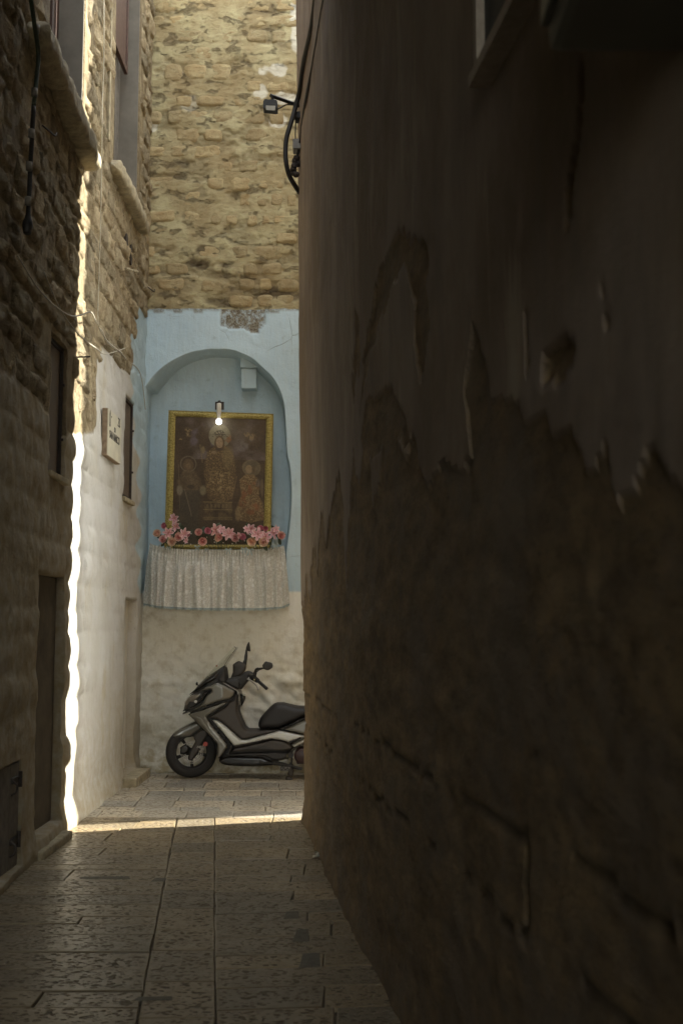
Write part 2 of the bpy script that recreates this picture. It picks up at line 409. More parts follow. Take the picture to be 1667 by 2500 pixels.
for (px, py, wx, wy) in ((737, 2285, .045, .13), (757, 2345, .055, .13), (712, 2235, .05, .09), (225, 2143, .26, .05), (388, 2148, .05, .07), (375, 2437, .09, .03), (682, 2078, .04, .05)):
    X, Y = onF(px, py)
    slab([(X - wx, Y - wy), (X + wx, Y - wy * .8), (X + wx * .9, Y + wy), (X - wx * .8, Y + wy * .9)], M_PATCH, .0015, 'cement_patch', .002)
X, Y = onF(785, 2090); lb = MB()
for k in range(7):
    a = rnd.uniform(0, 6.3); p = Vector((X + rnd.uniform(-.05, .05), Y + rnd.uniform(-.08, .08), .012))
    d = Vector((math.cos(a), math.sin(a), 0)) * rnd.uniform(.015, .045); nn = Vector((-d.y, d.x, 0)) * .4
    lb.add([p - d - nn, p + d - nn, p + d * 1.1 + nn + Vector((0, 0, .02)), p - d + nn], [(0, 1, 2, 3)])
tag(link('litter', lb.me(), None, M_CHALK), 'crumpled white scrap on the paving at the foot of the dark wall', 'litter')

# ================================================================== LEFT HOUSE
H = 9.7
house = thing('stone_house', 'tall rough limestone house along the left side, whitewashed low down', 'house', (-2.3, 10, 0))
def yz(px, py): return onL(px, py)
# openings: Y0, Y1, z0, z1, depth
def zL(px, py): return onL(px, py)[1]
y_nw = (onL(112, 1000)[0], onL(151, 1000)[0]); z_nw = (zL(131, 1160), zL(131, 824))
y_nd = (onL(80, 1700)[0], onL(141, 1700)[0]); z_nd = (.13, zL(116, 1403))
y_uw = (onL(103, 200)[0], onL(193, 200)[0]); z_uw = (zL(150, 262), 9.0)
y_fw = (onL(296, 1100)[0], onL(318, 1100)[0]); z_fw = (zL(306, 1218), zL(306, 972))
y_fu = (onL(268, 300)[0], onL(330, 300)[0]); z_fu = (zL(300, 470), 9.3)
y_fd = (onL(293, 1700)[0], onL(322, 1700)[0]); z_fd = (.10, zL(306, 1462))
y_ht = (6.2, onL(38, 1950)[0]); z_ht = (.06, zL(15, 1868))
OPEN = [(*y_nw, *z_nw, .10), (*y_nd, *z_nd, .03), (*y_uw, *z_uw, .17), (*y_fw, *z_fw, .06), (*y_fu, *z_fu, .15), (*y_fd, *z_fd, .09), (*y_ht, *z_ht, .06)]
lr = random.Random(5)
zc = [0.0]
while zc[-1] < H: zc.append(zc[-1] + lr.uniform(.17, .285))
zc = np.array(zc)
blocks = []
for k in range(len(zc) - 1):
    e = [4.6 + lr.uniform(0, .4)]
    while e[-1] < 13.3: e.append(e[-1] + lr.uniform(.30, .58))
    blocks.append(np.array(e))
def wash_at(Y, Z):
    px, py = proj(Lx(Y), Y, Z)
    wob = fbm(Y * 1.7, Z * 1.7, 31, 4) * 90
    lim = np.interp(px, [-400, 0, 60, 110, 150, 168, 200, 226, 230, 330, 420], [900, 925, 965, 1010, 1075, 1060, 1058, 1050, 832, 905, 960])
    return np.clip((py - lim + wob) / 7 + .5, 0, 1)
def blue_at(Y, Z):
    px, py = proj(Lx(Y), Y, Z)
    lim = np.interp(py, [740, 905, 1000, 1090, 1200, 1440], [320, 311, 316, 327, 331, 331]) + 5 * np.sin(py / 13.5) + fbm(Y * 3, Z * 3, 77, 3) * 8
    return np.clip((px - lim) / 2 + .5, 0, 1) * (py > 752) * (py < 1448)
def in_open(y0, y1, z0, z1, m=0.0):
    return any(y1 > o[0] - m and y0 < o[1] + m and z1 > o[2] - m and z0 < o[3] + m for o in OPEN)
Yg = np.concatenate([np.linspace(-9, 4.8, 24), np.arange(5.0, 13.16, .022)]); Zg = np.arange(0, H + .01, .022)
for o in OPEN:
    Yg = np.concatenate([Yg[(abs(Yg - o[0]) > .012) & (abs(Yg - o[1]) > .012)], [o[0] - .003, o[0] + .003, o[1] - .003, o[1] + .003]])
    Zg = np.concatenate([Zg[(abs(Zg - o[2]) > .012) & (abs(Zg - o[3]) > .012)], [o[2] - .003, o[2] + .003, o[3] - .003, o[3] + .003]])
Yg = np.sort(Yg); Zg = np.sort(Zg)
YY, ZZ = np.meshgrid(Yg, Zg, indexing='ij')
disp = np.zeros_like(YY); raw_blocks = []
kz = np.clip(np.searchsorted(zc, ZZ, 'right') - 1, 0, len(zc) - 2)
V = (ZZ - zc[kz]) / (zc[kz + 1] - zc[kz])
for k in range(len(zc) - 1):
    m = kz == k; e = blocks[k]; y = YY[m]
    i = np.clip(np.searchsorted(e, y, 'right') - 1, 0, len(e) - 2)
    U = np.clip((y - e[i]) / (e[i + 1] - e[i]), 0, 1); v = V[m]
    amp = (lr.uniform(.45, 1.15) * np.array([lr.uniform(.5, 1.2) for _ in e]))[i]
    built = []
    for b in range(len(e) - 1):
        cy, cz = (e[b] + e[b + 1]) / 2, (zc[k] + zc[k + 1]) / 2
        israw = wash_at(np.array(cy), np.array(cz)) < .5 and cy > 5.2 and cy < 13 and not (blue_at(np.array(cy), np.array(cz)) > .3)
        israw = bool(israw) and not in_open(e[b], e[b + 1], zc[k], zc[k + 1], .01)
        pxx, pyy = proj(float(Lx(cy)), cy, cz)
        if not (pxx > -60 and pyy > -120): israw = False
        if israw: raw_blocks.append((e[b], e[b + 1], zc[k], zc[k + 1]))
        built.append(0.0 if israw else 1.0)
    built = np.array(built + [1.0])[i]
    pil = (1 - np.abs(2 * U - 1) ** 4) * (1 - np.abs(2 * v - 1) ** 2.4)
    far = sstep(9.85, 10.3, y)
    A = (.012 + .020 * sstep(8.9, 9.2, y)) * (1 - far) + .010 * far
    disp[m] = pil * amp * A * built
disp += fbm(YY * 2.2, ZZ * 2.2, 3, 5) * .045 + fbm(YY * 5, ZZ * 6, 33, 3) * .022 * (1 - .6 * sstep(9.85, 10.3, YY)) + fbm(YY * 14, ZZ * 14, 9, 3) * .010
# heavier battered foot, wall bulges toward the far corner
disp += .04 * (1 - sstep(0, .35, ZZ)) ** 2 + .03
for (y0, y1, z0, z1, d) in OPEN:
    ins = (YY > y0) & (YY < y1) & (ZZ > z0) & (ZZ < z1)
    disp[ins] = -d - .10
# smooth surrounds of the upper windows
for (y0, y1, z0, z1) in ((*y_uw, *z_uw), (*y_fu, *z_fu)):
    ring = (YY > y0 - .16) & (YY < y1 + .10) & (ZZ > z0 - .05) & ~((YY > y0) & (YY < y1) & (ZZ > z0))
    disp[ring] = .045 + fbm(YY[ring] * 6, ZZ[ring] * 2, 12, 3) * .012
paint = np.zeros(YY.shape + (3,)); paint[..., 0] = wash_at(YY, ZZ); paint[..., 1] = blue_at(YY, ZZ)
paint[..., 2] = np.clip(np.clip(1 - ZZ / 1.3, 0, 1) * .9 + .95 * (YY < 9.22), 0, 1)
P = np.stack([Lx(YY) + disp, YY, ZZ], -1)
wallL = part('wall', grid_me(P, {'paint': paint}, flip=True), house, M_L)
def child(name, me, par, mat, smooth=False):
    """sub-part of a part that sits at the origin"""
    return link(name, me, par, mat, smooth)
raw_blocks.sort(key=lambda b: -((b[1] - b[0]) / ((b[0] + b[1]) / 2) ** 2))
extra = MB()
for bi, (y0, y1, z0, z1) in enumerate(raw_blocks):
    n, m = 16, 10
    u = np.linspace(0, 1, n); v = np.linspace(0, 1, m); U, Vv = np.meshgrid(u, v, indexing='ij')
    g = .008
    Yb = y0 + g + (y1 - y0 - 2 * g) * U; Zb = z0 + g + (z1 - z0 - 2 * g) * Vv
    ed = np.minimum(np.minimum(U, 1 - U) * (y1 - y0), np.minimum(Vv, 1 - Vv) * (z1 - z0))
    am = rnd.uniform(.008, .028)
    D = -.03 + (am + .03) * (1 - (1 - np.clip(ed / .042, 0, 1)) ** 2.0)
    rough = (ridge(Yb * 4, Zb * 5, 51, 4) - .6) * .028 + fbm(Yb * 18, Zb * 22, 8, 3) * .034
    D = D + rough * np.clip(ed / .03, 0, 1) + .03
    jj = fbm(Yb * 9, Zb * 9, 4, 2) * .03
    X = Lx(Yb) + D
    Pb = np.stack([X, Yb + jj * (ed > 0), Zb + jj * (ed > 0)], -1)
    if bi < 290: child('stone', grid_me(Pb, flip=True), wallL, M_ST)
    else:
        gm = Pb.reshape(-1, 3); extra.add([tuple(p) for p in gm], [((i * m + j), (i * m + j + 1), ((i + 1) * m + j + 1), ((i + 1) * m + j)) for i in range(n - 1) for j in range(m - 1)])
if extra.v:
    ex = child('stonework', extra.me(True), wallL, M_ST); ex['kind'] = 'stuff'
hb = MB(); hb.box(-9, -2.55, -9, 13.2, 0, H)
part('house_core', hb.me(), house, M_GREYP)

def recess_X(y, d): return float(Lx(y)) - d
def wbox(y0, y1, z0, z1, x0, x1, bev=.006):
    return MB().box(x0, x1, y0, y1, z0, z1, bev)
# near low window with perforated screen
def screen_mat():
    t = NT('perforated_screen'); v = t.voro(170, None, 'F1', 0.0)
    c = t.mix(t.rng(v, .28, .40), (.03, .024, .018), (.17, .125, .085)); return t.fin(c, .6, t.bump(v, .002), metal=.2)
M_SCR = screen_mat()
def low_window(yy, z_, d, label):
    xm = recess_X(yy[0], d)
    b = MB(); t_ = .028
    for (a0, a1, c0, c1) in ((yy[0], yy[0] + t_, z_[0], z_[1]), (yy[1] - t_, yy[1], z_[0], z_[1]), (yy[0] + t_, yy[1] - t_, z_[1] - t_, z_[1]), (yy[0] + t_, yy[1] - t_, z_[0], z_[0] + t_)):
        b.box(xm - .02, xm + .03, a0, a1, c0, c1)
    wdw = part('window', b.me(), house, M_IRON); wdw['label'] = label
    s = MB().box(xm - .01, xm + .006, yy[0] + t_ + .001, yy[1] - t_ - .001, z_[0] + t_ + .001, z_[1] - t_ - .001); child('mesh_screen', s.me(), wdw, M_SCR)
    s = MB().box(xm - .02, xm + d + .055, yy[0] - .01, yy[1] + .02, z_[0] - .05, z_[0] - .004, .01); child('sill', s.me(), wdw, M_SILL)
    s = MB()
    for zz in (z_[0] + .3, z_[1] - .3): s.box(xm + .03, xm + .045, yy[1] - .02, yy[1] - .005, zz, zz + .02)
    child('bolt', s.me(), wdw, M_IRON)
low_window(y_nw, z_nw, .05, 'dark screened window in the shaded part of the wall')
low_window(y_fw, z_fw, .012, 'narrow brown screened window beside the plaque')
# near recessed blocked doorway
s = MB().box(recess_X(8.6, .30), recess_X(8.6, .045), y_nd[0] + .002, y_nd[1] - .002, z_nd[0], z_nd[1] - .002, .01)
bd = part('blocked_doorway', s.me(), house, M_DDOOR)
s = MB().box(recess_X(8.6, .12), recess_X(8.6, -.13), y_nd[0] - .02, y_nd[1] - .02, -.01, .06, .02)
child('threshold', s.me(), bd, M_SILL)
# far white door
xm = recess_X(12, .07)
s = MB().box(xm - .05, xm, y_fd[0] + .002, y_fd[1] - .002, z_fd[0], z_fd[1] - .002)
s.box(xm, xm + .012, y_fd[0] + .09, y_fd[1] - .05, z_fd[0] + .15, z_fd[0] + .95); s.box(xm, xm + .012, y_fd[0] + .09, y_fd[1] - .05, z_fd[0] + 1.1, z_fd[1] - .15)
fd = part('door', s.me(), house, M_DOORW)
s = MB().box(xm - .01, xm + .05, y_fd[0] + .004, y_fd[0] + .05, z_fd[0], z_fd[1] - .01); child('door_frame', s.me(), fd, M_WOOD)
s = MB().box(xm, xm + .27, y_fd[0] - .10, y_fd[1] + .06, -.01, .09, .012); child('door_step', s.me(), fd, M_SILL)
# cellar hatch of old timber, lower left
xm = recess_X(7.0, .02); hatch = None
yy0, yy1 = y_ht; npl = 7
s = MB().box(xm - .04, xm - .012, yy0, yy1 - .004, z_ht[0], z_ht[1] - .003); hatch = part('cellar_hatch', s.me(), house, M_OLDW)
for i in range(npl):
    a = yy0 + (yy1 - yy0) * i / npl; s = MB().box(xm - .01, xm + .012, a + .003, a + (yy1 - yy0) / npl - .003, z_ht[0], z_ht[1] - .008, .003); child('plank', s.me(), hatch, M_OLDW)
for py in (1905, 2050):
    zz = onL(28, py)[1]
    s = MB().box(xm + .013, xm + .03, yy1 - .20, yy1 - .05, zz - .018, zz + .022, .004); s.tube([(xm + .035, yy1 - .06, zz - .05), (xm + .035, yy1 - .06, zz + .05)], .014, 8)
    s.tube(smooth_pts([(xm + .03, yy1 - .2, zz), (xm + .06, yy1 - .22, zz - .02), (xm + .06, yy1 - .24, zz - .06), (xm + .03, yy1 - .25, zz - .08)], 5), .007, 6)
    child('hinge', s.me(), hatch, M_IRON)
# upper windows: near
def sill_mesh(y0, y1, z, proj_, th, seed):
    n, m = 46, 16; t = np.linspace(0, 1, n); a = np.linspace(0, 2 * np.pi, m, endpoint=False)
    T, A = np.meshgrid(t, a, indexing='ij'); Y = y0 + (y1 - y0) * T
    r = 1 + fbm(Y * 7, np.cos(A) * 1.6 + 3, seed, 4) * .40
    endf = np.clip(np.minimum(T, 1 - T) / .02, 0, 1) ** .5
    endf = np.where((T < .001) | (T > .999), .0, endf)
    step = 1 - .22 * ((np.abs(T - .33) < .012) | (np.abs(T - .73) < .012)) - .16 * (T > .86) - .12 * (T < .1)
    ca, sa = np.cos(A), np.sin(A); sq = np.sign(ca) * np.abs(ca) ** .4; sz = np.sign(sa) * np.abs(sa) ** .4
    X = Lx(Y) + proj_ * .5 + sq * proj_ * .62 * r * endf * step; Z = z + sz * th * .5 * r * endf * step
    P = np.stack([X, Y, Z], -1)
    idx = np.arange(n * m).reshape(n, m)
    f = [(idx[i, j], idx[i, (j + 1) % m], idx[i + 1, (j + 1) % m], idx[i + 1, j]) for i in range(n - 1) for j in range(m)]
    return me_from(P.reshape(-1, 3), [tuple(int(q) for q in ff) for ff in f], True)
xm = recess_X(9, .17)
s = MB(); s.box(xm - .06, xm - .02, y_uw[0] + .003, y_uw[1] - .003, z_uw[0], z_uw[1]); s.box(xm - .02, xm + .05, y_uw[0] + .02, y_uw[0] + .10, z_uw[0] + .004, z_uw[1], .004); s.box(xm - .02, xm + .05, (y_uw[0] + y_uw[1]) / 2 + .2, (y_uw[0] + y_uw[1]) / 2 + .26, z_uw[0] + .004, z_uw[1], .004)
uw = part('window', s.me(), house, M_WOOD); uw['label'] = 'shaded tall window above the thick worn sill'
s = MB().box(xm - .02, recess_X(y_uw[1], -.032), y_uw[1] - .016, y_uw[1] + .001, z_uw[0], z_uw[1]); child('reveal', s.me(), uw, M_GREYP)
child('sill', sill_mesh(onL(72, 120)[0] - .25, y_uw[1] + .22, z_uw[0] - .09, .17, .17, 41), uw, M_SILL)
xm = recess_X(12, .15)
s = MB(); s.box(xm - .06, xm - .02, y_fu[0] + .003, y_fu[1] - .003, z_fu[0], z_fu[1]); s.box(xm - .02, xm + .04, y_fu[1] - .55, y_fu[1] - .50, z_fu[0] + .004, z_fu[1], .004)
fu = part('window', s.me(), house, M_OLDW); fu['label'] = 'far upper window with pale jamb and rounded sill'
s = MB().box(xm - .02, recess_X(y_fu[1], -.032), y_fu[1] - .016, y_fu[1] + .001, z_fu[0], z_fu[1]); child('reveal', s.me(), fu, M_GREYP)
zsh = onL(300, 107)[1]
s = MB(); ys0, ys1 = y_fu[0] + .45, y_fu[1] - .16
s.box(xm + .05, xm + .09, ys0, ys0 + .05, zsh, zsh + 1.5, .004); s.box(xm + .05, xm + .09, ys1 - .05, ys1, zsh, zsh + 1.5, .004); s.box(xm + .05, xm + .09, ys0 + .052, ys1 - .052, zsh, zsh + .07, .004)
s.box(xm + .06, xm + .075, ys0 + .052, ys1 - .052, zsh + .072, zsh + 1.5)
child('shutter', s.me(), fu, M_WOOD)
zf = (onL(262, 415)[1] + onL(345, 560)[1]) / 2
child('sill', sill_mesh(y_fu[0] - .13, y_fu[1] + .24, z_fu[0] - .08, .14, .16, 87), fu, M_SILL)
# thin vertical ledge/edge moulding left of the far window
s = MB().box(recess_X(y_fu[0], -.03), recess_X(y_fu[0], -.062), y_fu[0] - .30, y_fu[0] - .24, z_fu[0] + .1, 9.4, .008); child('moulding', s.me(), fu, M_SILL)
# oval vents
for (px, py) in ((298, 596), (309, 622)):
    Y, Z = onL(px, py); s = MB(); n = 20; x = float(Lx(Y)) + .055
    v = [(x, Y, Z)] + [(x, Y + .055 * math.cos(2 * math.pi * i / n), Z + .115 * math.sin(2 * math.pi * i / n)) for i in range(n)]
    v += [(x - .06, q[1], q[2]) for q in v[1:]]
    s.add(v, [(0, 1 + i, 1 + (i + 1) % n) for i in range(n)] + [(1 + i, n + 1 + i, n + 1 + (i + 1) % n, 1 + (i + 1) % n) for i in range(n)])
    part('vent', s.me(), house, M_IRON)
Y0, Z0 = onL(283, 656); Y1, Z1 = onL(312, 664)
part('peg', MB().tube([(float(Lx(Y0)) + .10, Y0, Z0), (float(Lx(Y1)) + .11, Y1, Z1)], .014, 6).me(), house, M_SILL)
def py_raw(p): return p[1]
def wire(name, pix, r, mat, label, off=.07, k=8, cat='cable', jitter=0.0, seg=6):
    pts = []
    for p in pix:
        Y, Z = onL(p[0], p[1]); o = p[2] if len(p) > 2 else off
        pts.append((float(Lx(Y)) + o + .035 * (py_raw(p) < 880), Y, Z))
    o = link(name, MB().tube(smooth_pts(pts, k), r, seg).me(True), None, mat); return tag(o, label, cat)
wire('wall_cable', [(214, -20, .11), (214, 150, .11), (210, 260, .11), (208, 420, .11), (205, 560, .11), (204, 680, .10), (202, 785, .10), (216, 808, .09), (245, 840, .05), (275, 862, .05), (300, 880, .05), (332, 912, .05), (345, 1000, .05)], .0045, M_CABL, 'thin pale cable running down the sunlit strip then sloping toward the blue niche')
wire('wall_cable', [(-5, 625, .09), (10, 655, .10), (45, 705, .10), (90, 748, .10), (130, 771, .10), (160, 768, .10), (180, 762, .11), (200, 785, .09), (235, 830, .06), (275, 862, .06)], .006, M_CABL, 'slack pale cable sagging across the shaded wall into the sunlit strip')
wire('wall_cable', [(60, 665, .10), (100, 750, .10), (140, 805, .10), (170, 832, .10), (200, 852, .10), (230, 864, .06), (262, 858, .05), (285, 850, .05)], .005, M_CABL, 'thinnest cable sloping over the top of the dark screened window')
s = MB(); pts = []
for p in [(24, -20), (36, 60), (46, 130), (43, 180), (34, 260), (26, 400), (20, 520), (17, 570)]:
    Y, Z = onL(*p); pts.append((float(Lx(Y)) + .13, Y, Z))
cbl = thing('drop_cable', 'thick black and green cable with clips at the upper left edge', 'cable', (0, 0, 0))
part('conduit', MB().tube(smooth_pts(pts[:5], 6), .015, 10).me(True), cbl, M_GRNC)
part('lower_sleeve', MB().tube(smooth_pts(pts[4:], 6), [.015] * 13 + [.022, .032, .034, .03, .026, .024], 10).me(True) if len(smooth_pts(pts[4:], 6)) == 19 else MB().tube(smooth_pts(pts[4:], 6), .016, 10).me(True), cbl, M_BLK)
for p in [(41, 70), (36, 225), (28, 325), (22, 405), (19, 490)]:
    Y, Z = onL(*p); x = float(Lx(Y)) + .13
    part('clip', MB().tube([(x, Y, Z - .03), (x, Y, Z + .025)], .020, 10).me(True), cbl, M_GREY)
def hook(px, py, label, side):
    Y, Z = onL(px, py); x = float(Lx(Y)) + .05
    pts = [(x, Y - .05, Z + .02), (x + .05, Y - .02, Z - .015), (x + .07, Y + .03, Z - .02), (x + .07, Y + .07, Z + .02)]
    tag(link('iron_hook', MB().tube(smooth_pts(pts, 5), .006, 6).me(True), None, M_IRON), label, 'hook')
hook(91, 320, 'bent black iron hook in the shaded wall below the thick worn sill', 0)
hook(350, 706, 'small curled iron hook in the corner just above the blue plaster', 0)
Y0, Z0 = onL(172, 872); tag(link('iron_nail', MB().tube([(float(Lx(Y0)) + .05, Y0, Z0), (float(Lx(Y0)) + .16, Y0 + .02, Z0 + .01)], .007, 6).me(), None, M_IRON), 'rusty spike sticking out of the sunlit strip', 'nail')

# plaque
Yp0 = onL(240, 1060)[0]; Yp1 = onL(272, 1060)[0]; zt = onL(256, 1010)[1]; zb = onL(252, 1120)[1]
xp = float(Lx(11)) + .055
pl = thing('street_plaque', 'thick marble street plaque lettered SAN MARCO on the whitewashed wall', 'sign', (xp, (Yp0 + Yp1) / 2, zb))
part('slab', MB().box(xp - .012, xp + .035, Yp0, Yp1, zb, zt, .003).me(), pl, M_MARBE)
part('face', MB().box(xp + .035, xp + .042, Yp0 + .003, Yp1 - .003, zb + .003, zt - .003, .001).me(), pl, M_MARB)
def text_me(txt, size, ext=.001):
    cu = bpy.data.curves.new('t', 'FONT'); cu.body = txt; cu.size = size; cu.extrude = ext; cu.offset = size * .012; cu.align_x = 'CENTER'
    o = bpy.data.objects.new('t', cu); COL.objects.link(o); dg = bpy.context.evaluated_depsgraph_get(); dg.update()
    me = bpy.data.meshes.new_from_object(o.evaluated_get(dg)); bpy.data.objects.remove(o); bpy.data.curves.remove(cu); me.materials.clear(); return me
def letter(txt, fy, fz, size, sy=1.0, sz=1.0):
    me = text_me(txt, size); W_, H_ = Yp1 - Yp0, zt - zb
    for v in me.vertices:
        x, y, z = v.co; v.co = (xp + .0435 + z, Yp0 + fy * W_ + x * sy, zb + fz * H_ + y * sz)
    part('lettering', me, pl, M_INK)
letter('U', .14, .64, .13, .75, 1.15); letter('.', .25, .86, .12); letter('^', .14, .80, .12, .9, 1)
letter('ZI', .80, .80, .10, 1.25, 1.2); letter('DI', .50, .60, .055, 1.2, 1.2); letter('SAN MARCO', .50, .40, .085, .98, 1.25)

# ================================================================== BACK BUILDING WITH SHRINE
YB = 13.0
back = thing('shrine_building', 'old ochre masonry building closing the alley, blue and white plaster below', 'building', (-1, YB, 0))
ZT = onY(520, 754, YB)[1]                     # top of the blue plaster
ZBL = onY(735, 1446, YB)[1]                   # blue / white limit
# upper masonry
Xg = np.arange(-2.42, 1.75, .014); Zg2 = np.arange(ZT - .15, 9.8, .014)
XX, Z2 = np.meshgrid(Xg, Zg2, indexing='ij')
d = fbm(XX * 2.2, Z2 * 2.6, 61, 5) * .035 + (ridge(XX * 3.2, Z2 * 5.5, 63, 4) - .7) * .010 + fbm(XX * 20, Z2 * 26, 64, 3) * .012
er = sstep(.06, .20, fbm(XX * 2.4, Z2 * 4.5, 71, 4)) ; d -= er * (.015 + .05 * np.abs(fbm(XX * 12, Z2 * 22, 73, 3)))
px, py = proj(XX, YB, Z2)
paint = np.zeros(XX.shape + (3,))
wp = np.zeros(XX.shape)
for (a, b, c_, e_) in ((668, 168, 36, 18), (700, 236, 52, 16), (680, 290, 22, 20), (374, 293, 16, 22), (722, 60, 16, 60), (640, 222, 24, 22), (420, 175, 22, 18), (460, 250, 22, 22)):
    q = ((px - a) / c_) ** 2 + ((py - b) / e_) ** 2 + fbm(XX * 7, Z2 * 7, 90, 4) * 2.2
    wp = np.maximum(wp, np.clip((1 - q) * 3, 0, 1) * (.85 if a > 600 or a < 400 else .35))
paint[..., 0] = wp
dk = np.zeros(XX.shape)
for (a, b, c_, e_, s_) in ((422, 270, 18, 12, .7), (500, 610, 34, 13, .9), (485, 640, 36, 14, .9), (555, 645, 34, 10, .7), (455, 520, 16, 12, .6), (450, 395, 16, 14, .6), (680, 715, 60, 20, .9), (560, 738, 70, 14, .6), (380, 660, 60, 12, .5), (690, 110, 26, 26, .5), (480, 470, 30, 16, .5), (545, 270, 40, 10, .5), (660, 20, 60, 22, .5), (430, 700, 50, 30, .3)):
    q = ((px - a) / c_) ** 2 + ((py - b) / e_) ** 2 + fbm(XX * 8, Z2 * 16, 95, 4) * 2.6
    dk = np.maximum(dk, np.clip((1 - q) * 1.3, 0, 1) * s_)
paint[..., 2] = np.clip(dk + er * .35, 0, 1); d -= dk * .012
upper = part('masonry_wall', grid_me(np.stack([XX, YB + .035 - d, Z2], -1), {'paint': paint}), back, M_B)
def emb_stone(x0, x1, z0, z1, pr, seed, mat=M_SB):
    n, m = 10, 8; u = np.linspace(-1, 1, n); v = np.linspace(-1, 1, m); U, Vv = np.meshgrid(u, v, indexing='ij')
    k = .82; f_ = (1 - .10 * (U ** 2) * (Vv ** 2) * 2)
    cx, cz, hx, hz = (x0 + x1) / 2, (z0 + z1) / 2, (x1 - x0) / 2, (z1 - z0) / 2
    X = cx + U * hx * f_; Z = cz + Vv * hz * f_
    X = X + fbm(X * 8, Z * 8, seed, 3) * .05; Z = Z + fbm(X * 8 + 9, Z * 8, seed + 5, 3) * .04
    e = np.minimum(1 - np.abs(U), 1 - np.abs(Vv)); D = -.03 + (pr + .03) * np.clip(e / .28, 0, 1) ** .6
    D = D + (fbm(X * 13, Z * 24, seed + 9, 3) * .03 + fbm(X * 2.2, Z * 2.6, 61, 5) * .035) * np.clip(e / .2, 0, 1)
    return child('stone', grid_me(np.stack([X, YB + .035 - D, Z], -1)), upper, mat)
auth = []
for (a, b, c_, e_) in ((800, 1190, 965, 1300), (660, 1200, 765, 1292), (738, 1320, 915, 1430), (950, 1345, 1035, 1425), (1058, 1355, 1160, 1425), (818, 1450, 905, 1562), (945, 1455, 1022, 1562), (1048, 1448, 1140, 1555), (1172, 1450, 1256, 1556), (598, 1605, 692, 1692), (712, 1612, 802, 1688), (870, 1615, 958, 1702), (978, 1615, 1052, 1694), (1075, 1615, 1165, 1690), (1090, 1740, 1256, 1830), (560, 1325, 705, 1430), (400, 465, 580, 600), (235, 460, 385, 620), (600, 460, 750, 600), (835, 1975, 950, 2075), (520, 2100, 650, 2200), (800, 2090, 930, 2190), (960, 2090, 1060, 2180)):
    x0, z1 = onY(320 + a / 3.095, b / 3.095, YB); x1, z0 = onY(320 + c_ / 3.095, e_ / 3.095, YB)
    auth.append((x0, x1, z0, z1)); emb_stone(x0, x1, z0, z1, rnd.uniform(.002, .011), rnd.randint(0, 999))
z = ZT + .02
while z < 9.4:
    hz = rnd.uniform(.17, .24); x = -2.35 + rnd.uniform(-.1, .1)
    while x < 0.2:
        wx = rnd.uniform(.22, .46); r_ = (x, x + wx - .03, z, z + hz - .03)
        if not any(r_[0] < q[1] + .01 and r_[1] > q[0] - .01 and r_[2] < q[3] + .01 and r_[3] > q[2] - .01 for q in auth) and rnd.random() < .8:
            emb_stone(*r_, rnd.uniform(-.010, .008), rnd.randint(0, 999))
        x += wx
    z += hz
# plastered lower wall with arched niche
def bx(px, py): return onY(px, py, YB)
arch_px = [(694, 1385), (700, 1345), (706, 1300), (710, 1260), (713, 1218), (712, 1180), (709, 1140), (702, 1105), (700, 1060), (698, 1028), (695, 990), (686, 955), (668, 922), (642, 897), (610, 871), (571, 855), (530, 851), (492, 853), (452, 863), (408, 887), (374, 917), (352, 950), (346, 972)]
arch = [Vector(bx(*p)) for p in arch_px]
XL = -2.275
arch = [Vector((max(p.x, XL), p.y)) for p in arch] + [Vector((XL, bx(345, 1100)[1])), Vector((XL, bx(345, 1432)[1])), Vector(bx(420, 1432)), Vector(bx(640, 1400))]
def cat_closed(P, k=6):
    out = []; n = len(P)
    for i in range(n):
        p0, p1, p2, p3 = P[i - 1], P[i], P[(i + 1) % n], P[(i + 2) % n]
        for j in range(k):
            t = j / k; out.append(0.5 * ((2 * p1) + (p2 - p0) * t + (2 * p0 - 5 * p1 + 4 * p2 - p3) * t * t + (3 * p1 - p0 - 3 * p2 + p3) * t ** 3))
    return out
AR = cat_closed(arch, 5)
AR = [Vector((max(p.x, XL) + .004 * fbm(np.array(p.x * 5), np.array(p.y * 5), 3, 3), p.y + .02 * float(fbm(np.array(p.x * 6), np.array(p.y * 6), 5, 3)))) for p in AR]
outer = [Vector((-2.42, 0)), Vector((1.75, 0))]
tx = np.linspace(1.75, -2.42, 160)
outer += [Vector((x, ZT + .022 * float(fbm(np.array(x * 9), np.array(3.), 6, 4)))) for x in tx]
def jag(poly_px, Y): return [Vector(onY(px, py, Y)) for px, py in poly_px]
pts = outer[:]; edges = [(i, (i + 1) % len(outer)) for i in range(len(outer))]
b0 = len(pts); pts += AR; edges += [(b0 + i, b0 + (i + 1) % len(AR)) for i in range(len(AR))]
ARa = np.array([(p.x, p.y) for p in AR])
gx = np.arange(-2.40, 1.74, .026); gz = np.arange(.02, ZT - .02, .026)
GX, GZ = np.meshgrid(gx, gz, indexing='ij'); gp = np.stack([GX.ravel(), GZ.ravel()], 1)
ins = inpoly(gp[:, 0], gp[:, 1], [tuple(q) for q in ARa]); gp = gp[~ins]
dm = np.min(np.hypot(gp[:, None, 0] - ARa[None, :, 0], gp[:, None, 1] - ARa[None, :, 1]), 1); gp = gp[dm > .014]
pts += [Vector(q) for q in gp]
vo, eo, fo, *_ = delaunay_2d_cdt(pts, edges, [], 1, 1e-5)
VA = np.array([(q[0], q[1]) for q in vo]); cen = np.array([VA[list(f)].mean(0) for f in fo])
keep = ~inpoly(cen[:, 0], cen[:, 1], [tuple(q) for q in ARa])
fo = [tuple(f) for f, k in zip(fo, keep) if k]
